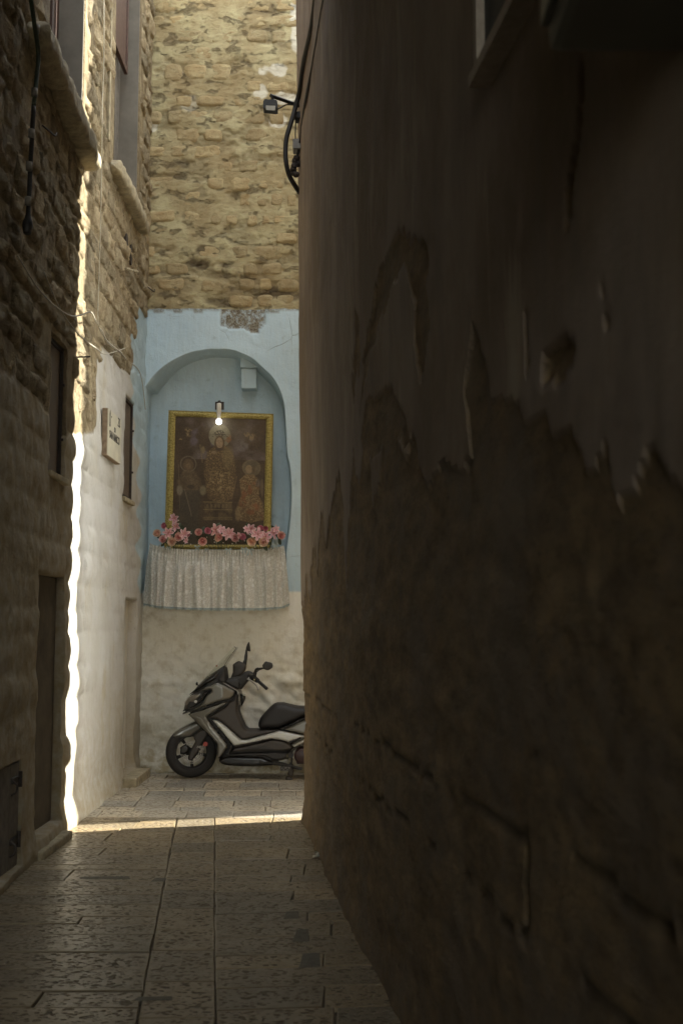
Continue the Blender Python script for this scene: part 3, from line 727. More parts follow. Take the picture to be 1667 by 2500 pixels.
def front_disp(X, Z):
    lowz = 1 - sstep(.9, 1.6, Z - .3 * fbm(X * 1.5, Z * 1.5, 15, 3)); rt = sstep(-1.6, -.8, X)
    d = fbm(X * 1.6, Z * 1.6, 21, 4) * .035 + fbm(X * 9, Z * 9, 22, 3) * .006
    kk = np.abs(fbm(X * 3.2, Z * 5.0, 27, 3)); d = d + (kk * .22 + fbm(X * 12, Z * 14, 28, 3) * .04) * lowz * (.35 + .65 * rt) - .02 * lowz
    foot = 1 - sstep(.02, .30, Z + .05 * fbm(X * 3, Z * 3, 30, 3)); d = d + foot * (.10 + .06 * fbm(X * 4, Z * 6, 33, 3))
    return d
def paint_shr(X, Z):
    n = X.shape[0]; p = np.zeros((n, 3)); p[:, 1] = np.clip((Z - ZBL + .012 * fbm(X * 5, Z * 5, 44, 3)) / .01, 0, 1)
    px, py = proj(X, YB, Z); w1 = fbm(X * 9, Z * 5, 45, 4)
    q = ((px > 541) & (px < 648) & (py < np.interp(px, [540, 560, 580, 600, 630, 648], [800, 804, 798, 810, 809, 790]) + w1 * 16)).astype(float)
    q = np.maximum(q, (py < 761 + w1 * 14) * .8)
    p[:, 2] = q
    foot = 1 - sstep(.05, .75, Z + .25 * fbm(X * 2, Z * 2, 46, 3)); p[:, 0] = foot
    p[:, 0] = np.maximum(p[:, 0], .55 * (1 - sstep(0, 90, np.abs(py - 1500) + (px - 345) * .8)) * (Z < ZBL))
    return p
dd = front_disp(VA[:, 0], VA[:, 1]); pp = paint_shr(VA[:, 0], VA[:, 1])
stain = pp[:, 2] > .9; dd = dd - .022 * stain
co = [(x, YB - q, z_) for (x, z_), q in zip(VA, dd)]
me = me_from(co, fo, True)
fl = sum(1 for p in me.polygons if p.normal.y < 0)
if fl < len(me.polygons) / 2: me.flip_normals()
def set_paint(me, pp):
    at = me.color_attributes.new('paint', 'FLOAT_COLOR', 'POINT'); c4 = np.ones((len(pp), 4), np.float32); c4[:, :3] = pp; at.data.foreach_set('color', c4.ravel())
set_paint(me, pp)
plw = part('plaster_wall', me, back, M_S)
# rim + soffit of niche
c0 = Vector((float(ARa[:, 0].mean()), float(ARa[:, 1].mean())))
rings = []; ND = .42
fd_ = front_disp(ARa[:, 0], ARa[:, 1])
for (sc2, yy) in ((1.0, 0.0), (.996, .006), (.990, .020), (.985, .05), (.975, .18), (.955, .34), (.93, ND)):
    rg = []
    for i, p in enumerate(AR):
        q = c0 + (p - c0) * (sc2 if p.x > XL + .02 else 1 - (1 - sc2) * .3); rg.append((q.x, YB + yy - fd_[i] * max(0, 1 - yy / .2) + (.012 * float(fbm(np.array(q.x * 7 + yy * 9), np.array(q.y * 7), 8, 3)) if yy > .01 else 0), q.y))
    rings.append(rg)
PR = np.array(rings).transpose(1, 0, 2)
me = grid_me(PR, wrap=True)
set_paint(me, paint_shr(PR[..., 0].ravel(), PR[..., 2].ravel()) * np.array([1, 1, 0]))
child('niche_reveal', me, plw, M_S)
gx = np.linspace(-2.42, -.5, 90); gz = np.linspace(1.5, 5.2, 160); GX, GZ = np.meshgrid(gx, gz, indexing='ij')
dn = fbm(GX * 1.4, GZ * 1.4, 121, 4) * .07 + fbm(GX * 6, GZ * 6, 122, 3) * .015
dome = .25 * sstep(4.2, 5.0, GZ) ** 2
me = grid_me(np.stack([GX, YB + ND - .03 - dn - dome * .7, GZ], -1)); set_paint(me, paint_shr(GX.ravel(), GZ.ravel()) * np.array([1, 1, 0]))
child('niche_back', me, plw, M_S)
x0, z1 = onY(589, 878, YB + .3); x1, z0 = onY(632, 952, YB + .3); zz = onY(600, 903, YB + .3)[1]
me = MB().box(x0, x1 - .005, YB + .17, YB + .5, zz, z1 + .06, .012).box(x0 + .01, x1 - .02, YB + .21, YB + .5, z0, zz - .002, .012).me()
set_paint(me, np.tile([0, 1, 0], (len(me.vertices), 1))); child('corbel', me, plw, M_S)
bb = MB(); bb.box(-2.42, 1.75, YB + .62, YB + 6, 0, 9.75); bb.box(1.75, 2.5, YB - .02, YB + 6, 0, 9.75); bb.box(-9, -2.42, YB + .3, YB + 6, 0, 9.75)
part('building_core', bb.me(), back, M_GREYP)
# shelf hidden under the cloth
shelf_z = onY(540, 1341, 12.75)[1]
xs0 = onY(374, 1335, 12.8)[0]; xs1 = onY(688, 1335, 12.8)[0]
mb_ = MB().box(xs0 + .03, xs1 - .03, 12.86, YB + .25, shelf_z - .07, shelf_z - .03, .008)
for xx in (xs0 + .25, xs1 - .3): mb_.box(xx, xx + .05, 12.88, YB + .02, shelf_z - .30, shelf_z - .072)
tag(link('altar_shelf', mb_.me(), None, M_OLDW), 'wooden altar shelf hidden behind the lace skirt below the painting', 'shelf')

# ---- painting
def P3(px, py, Y): x, z = onY(px, py, Y); return Vector((x, Y, z))
def gold():
    t = NT('gilded_frame'); v = t.voro(95, t.vec(1, 1, .8)); n = t.noise(60, 5, .7)
    c = t.mix(t.rng(v, .2, .6), (.55, .45, .15), (.26, .20, .05)); c = t.mix(t.rng(n, .6, .75), c, (.12, .08, .03))
    return t.fin(c, t.rng(n, .3, .7, .38, .6), t.bump(t.math('ADD', v, n), .006), metal=.35, spec=.5)
M_GOLD = gold(); M_GOLDP = plain('plain_gilt_edge', (.60, .47, .13), .45, metal=.3, var=.2, bump=.001)
Yt, Yb_ = 13.02, 13.16          # the picture leans out at the top
TL, TR, BL, BR = P3(413, 1002, Yt), P3(668, 1011, Yt), P3(402, 1341, Yb_), P3(661, 1341, Yb_)
nrm = (TR - TL).cross(BL - TL).normalized()
if nrm.y > 0: nrm = -nrm
pic = thing('framed_painting', 'dark old devotional painting in a gilt frame standing in the blue niche', 'painting', tuple((BL + BR) / 2))
def bil(u, v, o=0.0): return (TL * (1 - u) + TR * u) * (1 - v) + (BL * (1 - u) + BR * u) * v + nrm * o
fw, fh = .068, .042
def bar(u0, v0, u1, v1, u2, v2, u3, v3, mat=M_GOLD):
    """outer edge (u0,v0)-(u1,v1), inner edge (u3,v3)-(u2,v2)"""
    prof = [(0, -.01), (0, .030), (.06, .036), (.12, .030), (.2, .034), (.5, .042), (.82, .036), (.9, .028), (1, .022), (1, -.01)]
    v = []; n = 14
    for i in range(n + 1):
        s = i / n
        for t, o in prof:
            uo, vo_ = u0 + (u1 - u0) * s, v0 + (v1 - v0) * s; ui, vi = u3 + (u2 - u3) * s, v3 + (v2 - v3) * s
            v.append(bil(uo + (ui - uo) * t, vo_ + (vi - vo_) * t, o))
    k = len(prof); f = [(i * k + j, i * k + j + 1, (i + 1) * k + j + 1, (i + 1) * k + j) for i in range(n) for j in range(k - 1)]
    f += [tuple(range(k)), tuple(n * k + j for j in range(k))[::-1]]
    return part('frame_rail', me_from(v, f), pic, mat)
bar(0, 0, 1, 0, 1 - fw, fh, fw, fh); bar(0, 1, 1, 1, 1 - fw, 1 - fh * .8, fw, 1 - fh * .8)
bar(0, 0, 0, 1, fw, 1 - fh * .8, fw, fh); bar(1, 0, 1, 1, 1 - fw, 1 - fh * .8, 1 - fw, fh)
nu, nv = 300, 400
u = np.linspace(0, 1, nu); v = np.linspace(0, 1, nv); U, Vv = np.meshgrid(u, v, indexing='ij')
X_ = 165 + U * 1240 - 50 * Vv; Y_ = 215 + Vv * 1775       # coordinates of the measured picture
def ell(cx, cy, rx, ry, soft=.25): return np.clip((1 - ((X_ - cx) / rx) ** 2 - ((Y_ - cy) / ry) ** 2) / soft, 0, 1)
def seg(x0, y0, x1, y1, wd):
    t = np.clip(((X_ - x0) * (x1 - x0) + (Y_ - y0) * (y1 - y0)) / ((x1 - x0) ** 2 + (y1 - y0) ** 2), 0, 1)
    return np.clip((wd - np.hypot(X_ - x0 - t * (x1 - x0), Y_ - y0 - t * (y1 - y0))) / (wd * .6), 0, 1)
nz = lambda s, sd, o=4: fbm(X_ / s, Y_ / s, sd, o) + .5
C = np.zeros(X_.shape + (3,)); C[:] = (.060, .040, .026)
def lay(m, col): 
    global C
    m = np.clip(m, 0, 1)[..., None]; C = C * (1 - m) + np.array(col) * m
lay(sstep(.45, .75, nz(260, 1)) * (Y_ < 800), (.155, .125, .115)); lay(sstep(.5, .8, nz(140, 2)) * ell(620, 500, 420, 260, 1) * 1.2, (.15, .125, .15))
lay(sstep(.5, .75, nz(120, 3)) * ell(1120, 560, 260, 160, 1) * 1.3, (.21, .18, .165)); lay(ell(960, 420, 420, 230, 1) * .5, (.16, .13, .09))
lay(ell(770, 330, 260, 160, 1) * .5, (.22, .20, .15))
lay(ell(770, 470, 155, 165, .1) * (.75 + .4 * sstep(.3, .6, nz(30, 4))), (.27, .245, .16))
lay(ell(770, 490, 178, 60, .4) * (sstep(.5, .6, nz(16, 5))) * (Y_ < 480), (.07, .06, .04)); lay((ell(770, 430, 95, 50, .6)) * sstep(.42, .55, nz(14, 6)), (.06, .055, .045))
lay(ell(880, 500, 60, 75, .6) * sstep(.35, .6, nz(26, 7)), (.27, .13, .06))
rob = np.clip(1 - np.abs(X_ - 770) / np.interp(Y_, [600, 700, 900, 1200, 1350, 1420], [70, 190, 235, 215, 170, 0.1]), 0, 1) * (Y_ > 600)
sp_ = sstep(.40, .75, nz(11, 8, 4)); lay(sstep(0, .22, rob) * .75, (.105, .070, .036)); lay(sstep(0, .2, rob) * sp_ * .95, (.30, .205, .095))
lay(ell(880, 760, 95, 190, .6) * .6, (.22, .165, .08)); lay(ell(690, 700, 45, 26, .5), (.27, .19, .11)); lay(ell(540, 670, 34, 60, .6) * .8, (.25, .19, .10)); lay(seg(500, 600, 530, 840, 12) * .5, (.24, .18, .10))
lay(ell(765, 575, 76, 118, .25), (.125, .08, .045)); lay(ell(765, 565, 50, 82, .3), (.36, .25, .15))
for ex in (742, 788): lay(ell(ex, 548, 11, 5, .5) * .8, (.10, .06, .04)); lay(ell(ex, 533, 15, 4, .5) * .5, (.16, .10, .06))
lay(ell(765, 578, 7, 16, .6) * .4, (.22, .14, .08)); lay(ell(765, 612, 15, 5, .5) * .7, (.24, .09, .05)); lay(ell(765, 655, 66, 22, .5), (.08, .055, .04))
lay(sstep(.55, .7, nz(34, 9, 3)) * ell(770, 1080, 190, 260, .8) * .9, (.36, .26, .13))
# pedestal
lay(((X_ > 560) & (X_ < 930) & (Y_ > 1395) & (Y_ < 1650)) * .55 * sstep(.3, .6, nz(60, 10)), (.19, .14, .07))
for yy in (1395, 1500, 1610, 1632): lay(((np.abs(Y_ - yy) < 6) & (X_ > 540) & (X_ < 940)) * .7, (.25, .19, .09))
for xx in range(600, 900, 52): lay(ell(xx, 1450, 18, 34, .5) * .5, (.26, .19, .10))
# left saint
lay(np.clip(1 - np.abs(np.hypot(X_ - 340, (Y_ - 870)) - 105) / 12, 0, 1) * .7, (.23, .20, .14)); lay(ell(340, 890, 78, 100, .4) * .8, (.15, .10, .055)); lay(ell(340, 900, 40, 56, .5) * .6, (.24, .16, .09))
bl = np.clip(1 - np.abs(X_ - 350) / np.interp(Y_, [950, 1100, 1400, 1900], [80, 185, 190, 150]), 0, 1) * (Y_ > 950)
lay(sstep(0, .3, bl) * (Y_ < 1250) * (.4 + .6 * sstep(.45, .6, nz(24, 12))) * .7, (.17, .125, .07)); lay(sstep(0, .4, bl) * (Y_ > 1230) * .8, (.065, .058, .045))
lay(ell(222, 1235, 48, 85, .6) * .8, (.26, .22, .15)); lay(ell(538, 1235, 52, 80, .6) * .8, (.26, .22, .13)); lay(seg(290, 1220, 385, 1590, 9) * .6, (.25, .20, .13)); lay(seg(205, 880, 225, 1500, 7) * .4, (.22, .18, .12))
lay(ell(370, 1185, 60, 34, .6) * .8, (.03, .025, .02))
# right saint
lay(ell(1200, 905, 130, 120, .1) * .6, (.22, .18, .11)); lay(ell(1200, 860, 80, 60, .5) * .6, (.10, .09, .065)); lay(ell(1165, 925, 50, 66, .4), (.31, .22, .125)); lay(ell(1158, 905, 26, 5, .6) * .7, (.09, .06, .04)); lay(ell(1225, 930, 26, 70, .5) * .7, (.13, .09, .05))
br_ = np.clip(1 - np.abs(X_ - (1180 + (Y_ - 1400) * .02)) / np.interp(Y_, [1000, 1080, 1300, 1420, 1640, 1680], [60, 150, 130, 190, 200, .1]), 0, 1) * (Y_ > 1000) * (Y_ < 1690)
lay(sstep(0, .2, br_) * .8, (.17, .105, .05)); lay(sstep(0, .15, br_) * sstep(.38, .75, nz(12, 14, 4)), (.33, .235, .12)); lay(sstep(0, .3, br_) * sstep(.5, .75, nz(90, 15)) * .8 * (Y_ > 1100), (.26, .095, .04))
lay(ell(1010, 1560, 44, 120, .6) * .7, (.28, .20, .10)); lay(ell(1290, 1120, 40, 70, .6) * .6, (.10, .10, .10)); lay(seg(1000, 1030, 930, 1350, 9) * .5, (.22, .15, .08)); lay(ell(1340, 1180, 26, 150, .6) * .6, (.22, .17, .11))
for (cx, cy, r) in ((340, 400, 60), (340, 460, 50), (235, 535, 30), (1140, 440, 56), (1210, 470, 70)): lay(ell(cx, cy, r, r * .8, .9) * sstep(.35, .6, nz(22, 17 + cx, 3)), (.30, .215, .11))
C = C * .62 + np.array((.085, .060, .032)) * .42; C *= (.62 + .80 * nz(7, 20, 3))[..., None]; C *= (.75 + .5 * nz(180, 21, 3))[..., None]
Pc = np.zeros(U.shape + (3,)); iu = fw + (1 - 2 * fw) * U; iv = fh + (1 - fh * 1.8) * Vv
for k_, (a, b, c_, e_) in enumerate(zip(TL, TR, BL, BR)): Pc[..., k_] = (a * (1 - iu) + b * iu) * (1 - iv) + (c_ * (1 - iu) + e_ * iu) * iv + nrm[k_] * .018
t = NT('painted_canvas'); nn_ = t.noise(40, 5, .7); M_CAN = t.fin(t.attr('print'), t.rng(nn_, .3, .7, .55, .75), t.bump(nn_, .002), spec=.3)
part('canvas', grid_me(Pc, {'print': C}, flip=True), pic, M_CAN)

# ---- bulb
Yl = 12.93
bxw, bz1 = onY(535, 985, Yl); _, bz0 = onY(535, 1020, Yl); _, bzc = onY(536, 1027, Yl)
bl_ = thing('bulb_lamp', 'lit bulb in a white holder hanging over the top of the gilt frame', 'lamp', (bxw, Yl, bz1))
M_WP = plain('white_lamp_plastic', (.62, .58, .50), .45, var=.05); M_LB = NT('lit_bulb').fin((1, 1, 1), .4, emit=(1, .98, .93), es=.9)
part('holder', MB().lathe([(0, bz1 - bz0), (.024, bz1 - bz0), (.027, bz1 - bz0 - .01), (.027, .05), (.022, .045), (.021, .0), (.018, -.015), (0, -.015)], (bxw, Yl, bz0), 'Z', 20).me(True), bl_, M_WP)
part('bracket', MB().tube([(bxw, Yl, bz1 - .005), (bxw, Yl, bz1 + .02), (bxw, Yl + .06, bz1 + .035), (bxw, YB + .30, bz1 + .03)], .016, 8).box(bxw - .05, bxw + .05, Yl + .05, Yl + .075, bz1 - .06, bz1 + .03).me(), bl_, M_IRON)
pr_ = [(0, -.046)] + [(.034 * math.cos(a), -.012 + .034 * math.sin(a)) for a in [R(-80), R(-60), R(-40), R(-20), 0]] + [(.033, .0), (.024, .012), (.018, .016), (0, .016)]
part('bulb', MB().lathe(pr_, (bxw, Yl, bzc), 'Z', 20).me(True), bl_, M_LB)

# ---- lace skirt
def lace():
    t = NT('lace_cloth'); p = t.attr('uvw'); n = t.n.new('ShaderNodeTexVoronoi'); t.l.new(p, n.inputs['Vector']); n.inputs['Scale'].default_value = 17; n.inputs['Randomness'].default_value = .9
    v2 = t.voro(62, p); nn = t.noise(11, 4, .6, p); n9 = t.noise(55, 4, .7, p)
    pat = t.math('MULTIPLY', t.rng(n.outputs['Distance'], .28, .42, 1, 0), t.rng(nn, .40, .50)); pat = t.math('MULTIPLY', pat, t.rng(v2, .12, .3, .35, 1))
    pat = t.math('MAXIMUM', pat, t.math('MULTIPLY', t.rng(n9, .49, .56), .75))
    c = t.mix(pat, (.66, .635, .56), (.88, .87, .81)); b = t.bump(pat, .004)
    d = t.n.new('ShaderNodeBsdfDiffuse'); t.l.new(c, d.inputs[0]); t.l.new(b, d.inputs['Normal']); tr = t.n.new('ShaderNodeBsdfTranslucent'); t.l.new(c, tr.inputs[0])
    mx = t.n.new('ShaderNodeMixShader'); mx.inputs[0].default_value = .2; t.l.new(d.outputs[0], mx.inputs[1]); t.l.new(tr.outputs[0], mx.inputs[2]); t.l.new(mx.outputs[0], t.out.inputs[0]); return t.m
M_LACE = lace(); M_TRIM = plain('blue_fringe', (.27, .36, .38), .9, var=.25, sc_=80)
cl = thing('lace_skirt', 'gathered white lace skirt hanging from the altar shelf under the painting', 'altar cloth', (-1.3, 12.8, shelf_z - .6))
NS, NVv = 620, 44
S = np.linspace(0, 1, NS); Tt = np.linspace(0, 1, NVv); SS, TT = np.meshgrid(S, Tt, indexing='ij')
sx = np.clip((SS - .07) / .86, 0, 1)
pt = np.interp(sx, [0, .04, .5, .97, 1], [368, 374, 535, 688, 692]); pb = np.interp(sx, [0, .5, 1], [353, 535, 707])
fl_ = TT ** .6
pxx = pt * (1 - fl_) + pb * fl_
side = np.clip((.07 - SS) / .07, 0, 1) + np.clip((SS - .93) / .07, 0, 1)
rr_ = 1 - np.abs(2 * sx - 1) ** 7
yb = 12.94 - .17 * rr_ - .05 * TT * rr_ + side * .10
ztop = np.interp(sx, [0, .04, .12, .3, .5, .75, .93, 1], [1326, 1330, 1337, 1342, 1342, 1342, 1336, 1332]); zbot = np.interp(sx, [0, .1, .3, .5, .8, .95, 1], [1474, 1481, 1485, 1486, 1486, 1482, 1474])
arc = S * 1.9
ple = np.zeros_like(SS)
lr2 = random.Random(3); kx = 0; cen_ = []
while kx < 1.0: kx += lr2.uniform(.035, .085); cen_.append((kx, lr2.uniform(.5, 1.3), lr2.uniform(.012, .024)))
for (k_, a_, w_) in cen_: ple += a_ * np.exp(-((SS - k_ + .004 * np.sin(TT * 3 + k_ * 20)) / w_) ** 2)
gather = np.sin(SS * 2 * np.pi * 58 + 2.2 * np.sin(SS * 23)) * .008
fold = ple * .085 * sstep(.05, .45, TT) + gather * (1 - sstep(.14, .42, TT)) + .007 * np.sin(SS * 2 * np.pi * 27 + 3 * np.sin(SS * 11)) * sstep(.1, .5, TT)
band = .010 * np.exp(-((TT - .10) / .02) ** 2)
Yc = yb - fold * (1 - side * .5) + band
Xc = np.zeros_like(SS); Zc = np.zeros_like(SS)
x_t, z_t = onY(pxx, ztop, yb); x_b, z_b = onY(pxx, zbot + 0 * pxx, yb)
Xc = x_t * (1 - TT) + x_b * TT; Zc = z_t * (1 - TT) + z_b * TT
uvw = np.stack([SS * 2.6, TT * .66, np.zeros_like(SS)], -1)
part('cloth', grid_me(np.stack([Xc, Yc, Zc], -1), {'uvw': uvw}), cl, M_LACE)
tr = []
fr = MB()
for i in range(0, NS - 2, 2):
    p = Vector((Xc[i, -1], Yc[i, -1] - .001, Zc[i, -1])); q = Vector((Xc[i + 2, -1], Yc[i + 2, -1] - .001, Zc[i + 2, -1])); h_ = .016 + .014 * rnd.random()
    fr.add([p + Vector((0, 0, .004)), q + Vector((0, 0, .004)), q * .6 + p * .4 - Vector((0, 0, h_)), p * .8 + q * .2 - Vector((0, 0, h_))], [(0, 1, 2, 3)])
part('fringe', fr.me(), cl, M_TRIM)
Mbow = plain('pale_blue_ribbon', (.42, .50, .50), .6, var=.15)
for i_, (px, py, s_) in enumerate(((412, 1336, .7), (482, 1334, .9), (505, 1340, .6), (558, 1341, 1.0), (596, 1339, 1.0), (610, 1342, 1.2), (672, 1328, 1.1))):
    o = P3(px, py, 12.72); b = MB()
    for sg in (-1, 1):
        b.add([o, o + Vector((sg * .03, -.012, .016)) * s_, o + Vector((sg * .034, -.004, -.012)) * s_, o + Vector((sg * .012, -.006, -.006)) * s_, o + Vector((sg * .026, -.004, -.055)) * s_, o + Vector((sg * .012, -.004, -.05)) * s_], [(0, 1, 2), (0, 3, 4, 5)])
    part('ribbon', b.me(), cl, Mbow)
vase = P3(678, 1322, 12.8)
tag(link('blue_pot', MB().lathe([(0, -.03), (.035, -.03), (.05, .02), (.04, .05), (.03, .05), (.04, .018), (0, -.02)], vase, 'Z', 16).me(True), None, Mbow), 'small pale blue pot under the right-hand pink flowers', 'pot')

# ---- flowers
def mat_petal(name):
    t = NT(name); c = t.attr('tint'); n = t.noise(120, 3); r = t.rand()
    c = t.mix(1.0, c, t.mix(r, (.80, .76, .78), (1.1, 1.08, 1.05)), 'MULTIPLY'); return t.fin(c, .65, spec=.3)
M_PET = mat_petal('silk_petal'); M_LEAF = plain('silk_leaf', (.045, .062, .032), .6, var=.4, sc_=30)
def petal(mb, cols, o, d, up, L, W, curl, base, tip, tipw=.25, n=5):
    d = d.normalized(); sd = d.cross(up).normalized(); up = sd.cross(d).normalized(); v = []; cc = []
    for i in range(n + 1):
        t_ = i / n; w_ = W * (math.sin(math.pi * min(1, (t_ * (1 - tipw) + .12))) ** .8); 
        if i == n: w_ *= .3
        p = o + d * (L * math.sin(t_ * 1.35) / math.sin(1.35)) + up * (curl * L * (t_ ** 1.8))
        for j in (-1, -.5, 0, .5, 1):
            v.append(p + sd * (w_ * j) + up * (abs(j) ** 2 * w_ * .35)); cc.append(tuple(base[k] * (1 - t_) + tip[k] * t_ for k in range(3)) if abs(j) < .9 else tip)
    f = [(i * 5 + j, i * 5 + j + 1, (i + 1) * 5 + j + 1, (i + 1) * 5 + j) for i in range(n) for j in range(4)]
    mb.add(v, f); cols.extend(cc)
def flower_mesh(kind, seed):
    q = random.Random(seed); mb = MB(); cols = []
    if kind == 'lily':
        base = (.56, .17, .22); tip = (.82, .64, .63)
        for k in range(6):
            a = k * math.pi / 3 + q.uniform(-.15, .15); d = Vector((math.cos(a), -.35 + q.uniform(-.2, .2), math.sin(a)))
            petal(mb, cols, Vector((0, 0, 0)), d, Vector((0, -1, 0)), q.uniform(.058, .07), .0165, q.uniform(-.3, .05), base, tip, .12)
        for k in range(4):
            a = k * 1.57 + .5; e = Vector((math.cos(a) * .014, -.035, math.sin(a) * .014)); n0 = len(mb.v); mb.tube([(0, -.002, 0), tuple(e)], .0016, 4); cols.extend([(.45, .22, .10)] * (len(mb.v) - n0))
    else:
        if kind == 'rose': i_, o_ = (.62, .055, .10), (.82, .62, .54)
        elif kind == 'cream': i_, o_ = (.66, .12, .13), (.82, .72, .52)
        else: i_, o_ = (.50, .09, .15), (.68, .30, .36)
        for r_, (cnt, L, el, W) in enumerate(((8, .046, .15, .022), (7, .038, .55, .02), (6, .028, .95, .016), (5, .018, 1.2, .011), (4, .010, 1.4, .007))):
            for k in range(cnt):
                a = 2 * math.pi * (k + .5 * (r_ % 2)) / cnt + q.uniform(-.2, .2); el2 = el + q.uniform(-.12, .12)
                rad = Vector((math.cos(a), 0, math.sin(a))); d = rad * math.cos(el2) + Vector((0, -1, 0)) * math.sin(el2)
                f_ = r_ / 4; tip = tuple(o_[z_] * (1 - f_ * .85) + i_[z_] * f_ * .85 for z_ in range(3)); g = q.uniform(.0, 1); base = tuple(i_[z_] * (.35 + .65 * g) for z_ in range(3))
                petal(mb, cols, rad * .004, d, Vector((0, -1, 0)) * math.cos(el2) - rad * math.sin(el2), L, W, .55, base, tip, .35, 4)
    me = mb.me(True); at = me.color_attributes.new('tint', 'FLOAT_COLOR', 'POINT')
    for i, c in enumerate(cols): at.data[i].color = (*c, 1)
    me.materials.append(M_PET); return me
LIB = {k: [flower_mesh(k, s) for s in range(3)] for k in ('lily', 'rose', 'cream', 'pink')}
def leaf_me(seed):
    q = random.Random(seed); mb = MB(); cols = []; petal(mb, cols, Vector((0, 0, 0)), Vector((1, 0, .2)), Vector((0, -1, 0)), .075, .018, -.25, (0, 0, 0), (0, 0, 0), .1); me = mb.me(True); me.materials.append(M_LEAF); return me
LEAF = leaf_me(1)
bq = [('left', 'pink roses and lilies heaped at the left end of the altar shelf, one lily highest', [('lily', 275, 105, 1.0), ('lily', 295, 185, 1.1), ('lily', 210, 250, 1.05), ('lily', 378, 262, 1.1), ('cream', 98, 262, 1.0), ('rose', 165, 322, 1.05), ('cream', 255, 335, 1.15), ('rose', 318, 292, 1.15), ('pink', 178, 182, .8), ('pink', 418, 262, .75), ('lily', 395, 330, .6)]),
      ('centre', 'low row of pink roses and pale lilies at the middle of the altar shelf', [('rose', 520, 252, 1.0), ('rose', 555, 330, 1.15), ('pink', 605, 235, .9), ('lily', 682, 218, 1.35), ('rose', 728, 295, 1.0), ('cream', 700, 312, .8), ('lily', 795, 262, 1.25), ('lily', 835, 255, 1.0), ('rose', 885, 300, 1.05), ('pink', 952, 300, .95), ('lily', 748, 225, .9), ('lily', 925, 275, .7)]),
      ('right', 'pink roses and lilies at the right end of the altar shelf above a blue pot', [('lily', 1045, 212, 1.15), ('lily', 1108, 265, 1.25), ('lily', 1197, 290, 1.1), ('lily', 1278, 255, 1.15), ('cream', 1055, 335, 1.15), ('cream', 1175, 340, 1.25), ('rose', 1342, 286, 1.1), ('pink', 1140, 212, .8), ('lily', 1292, 215, .8), ('lily', 1000, 215, .7), ('pink', 1185, 205, .7)])]
fr2 = random.Random(9)
M_BUD = plain('white_filler_buds', (.55, .50, .42), .7)
for nm, lab, fl2 in bq:
    cx = sum(f[1] for f in fl2) / len(fl2); o = P3(360 + cx / 4.126, 1335, 12.78)
    bo = thing('flower_arrangement', lab, 'flowers', tuple(o), 'artificial flowers along the altar shelf')
    for (k, zx, zy, s_) in fl2:
        p = P3(360 + zx / 4.126, 1240 + zy / 4.126, 12.70 if k != 'lily' else 12.67)
        f = bpy.data.objects.new('lily' if k == 'lily' else 'rose', fr2.choice(LIB[k])); COL.objects.link(f); f.parent = bo
        f.location = p - o; f.scale = [s_ * .98] * 3; f.rotation_euler = (fr2.uniform(-.5, .25), fr2.uniform(0, 6.3), fr2.uniform(-.5, .5))
        for j in range(3):
            g = bpy.data.objects.new('leaf', LEAF); COL.objects.link(g); g.parent = bo; g.location = p - o + Vector((fr2.uniform(-.02, .02), .03, fr2.uniform(-.03, .02))); g.scale = [s_ * fr2.uniform(.7, 1.1)] * 3
            g.rotation_euler = (fr2.uniform(-.6, .6), fr2.uniform(0, 6.3), fr2.uniform(-.4, .4))
    st = MB(); bu = MB()
    for (k, zx, zy, s_) in fl2:
        p = P3(360 + zx / 4.126, 1240 + zy / 4.126, 12.73); b_ = Vector((o.x + (p.x - o.x) * .5, 12.78, o.z - .03)); st.tube([p, (p + b_) / 2 + Vector((0, .02, .01)), b_], .003, 5)
        for j in range(3):
            c_ = p + Vector((fr2.uniform(-.05, .05), -.005, fr2.uniform(-.07, .02))); bu.lathe([(0, -.008), (.007, -.003), (.006, .004), (0, .008)], c_, 'Z', 6)
    part('stems', st.me(), bo, M_LEAF); part('buds', bu.me(True), bo, M_BUD)

# ================================================================== RIGHT HOUSE
rh = thing('plastered_house', 'dark house along the right side with peeling plaster over rough stone', 'house', (1, 5, 0))
YC = 9.86; HR = 10.4
peel = [(600, -400), (2600, -400), (2600, 1300), (1640, 1180), (1600, 1090), (1560, 1190), (1520, 1230), (1490, 1090), (1450, 1160), (1400, 1060), (1350, 1080), (1330, 1010), (1300, 1030), (1250, 985), (1200, 990), (1185, 900), (1160, 830), (1150, 900), (1148, 1000), (1143, 1060), (1150, 1110), (1120, 1140), (1080, 1135), (1050, 1180), (1035, 1185), (1020, 1100), (1010, 1060), (990, 1110), (975, 1090), (960, 1000), (945, 1040), (935, 1100), (925, 1180), (912, 1240), (905, 1120), (900, 1060), (890, 1110), (880, 1170), (874, 1130), (868, 1080), (862, 1200), (858, 1310), (852, 1450), (848, 1330), (842, 1250), (836, 1180), (828, 1140), (818, 1190), (806, 1260), (800, 1330), (792, 1240), (783, 1270), (774, 1400), (766, 1330), (760, 1480), (752, 1400), (744, 1500), (730, 1420), (700, 1400)]
holes = [[(960, 570), (975, 585), (968, 650), (950, 700), (935, 780), (920, 870), (908, 960), (902, 1010), (912, 940), (905, 880), (918, 800), (925, 720), (935, 640), (948, 600)],
         [(1030, 585), (1042, 620), (1038, 700), (1042, 800), (1036, 900), (1028, 930), (1020, 860), (1018, 760), (1008, 680), (1005, 630), (1015, 600)],
         [(1340, 850), (1385, 830), (1405, 850), (1395, 900), (1370, 935), (1330, 945), (1328, 900)],
         [(1280, 770), (1284, 780), (1290, 900), (1284, 925), (1278, 850)], [(1430, 140), (1425, 300), (1400, 520), (1385, 560), (1388, 480), (1415, 300), (1422, 150)],
         [(1475, 675), (1482, 690), (1476, 720), (1470, 700)], [(1488, 745), (1496, 760), (1486, 785), (1480, 770)]]
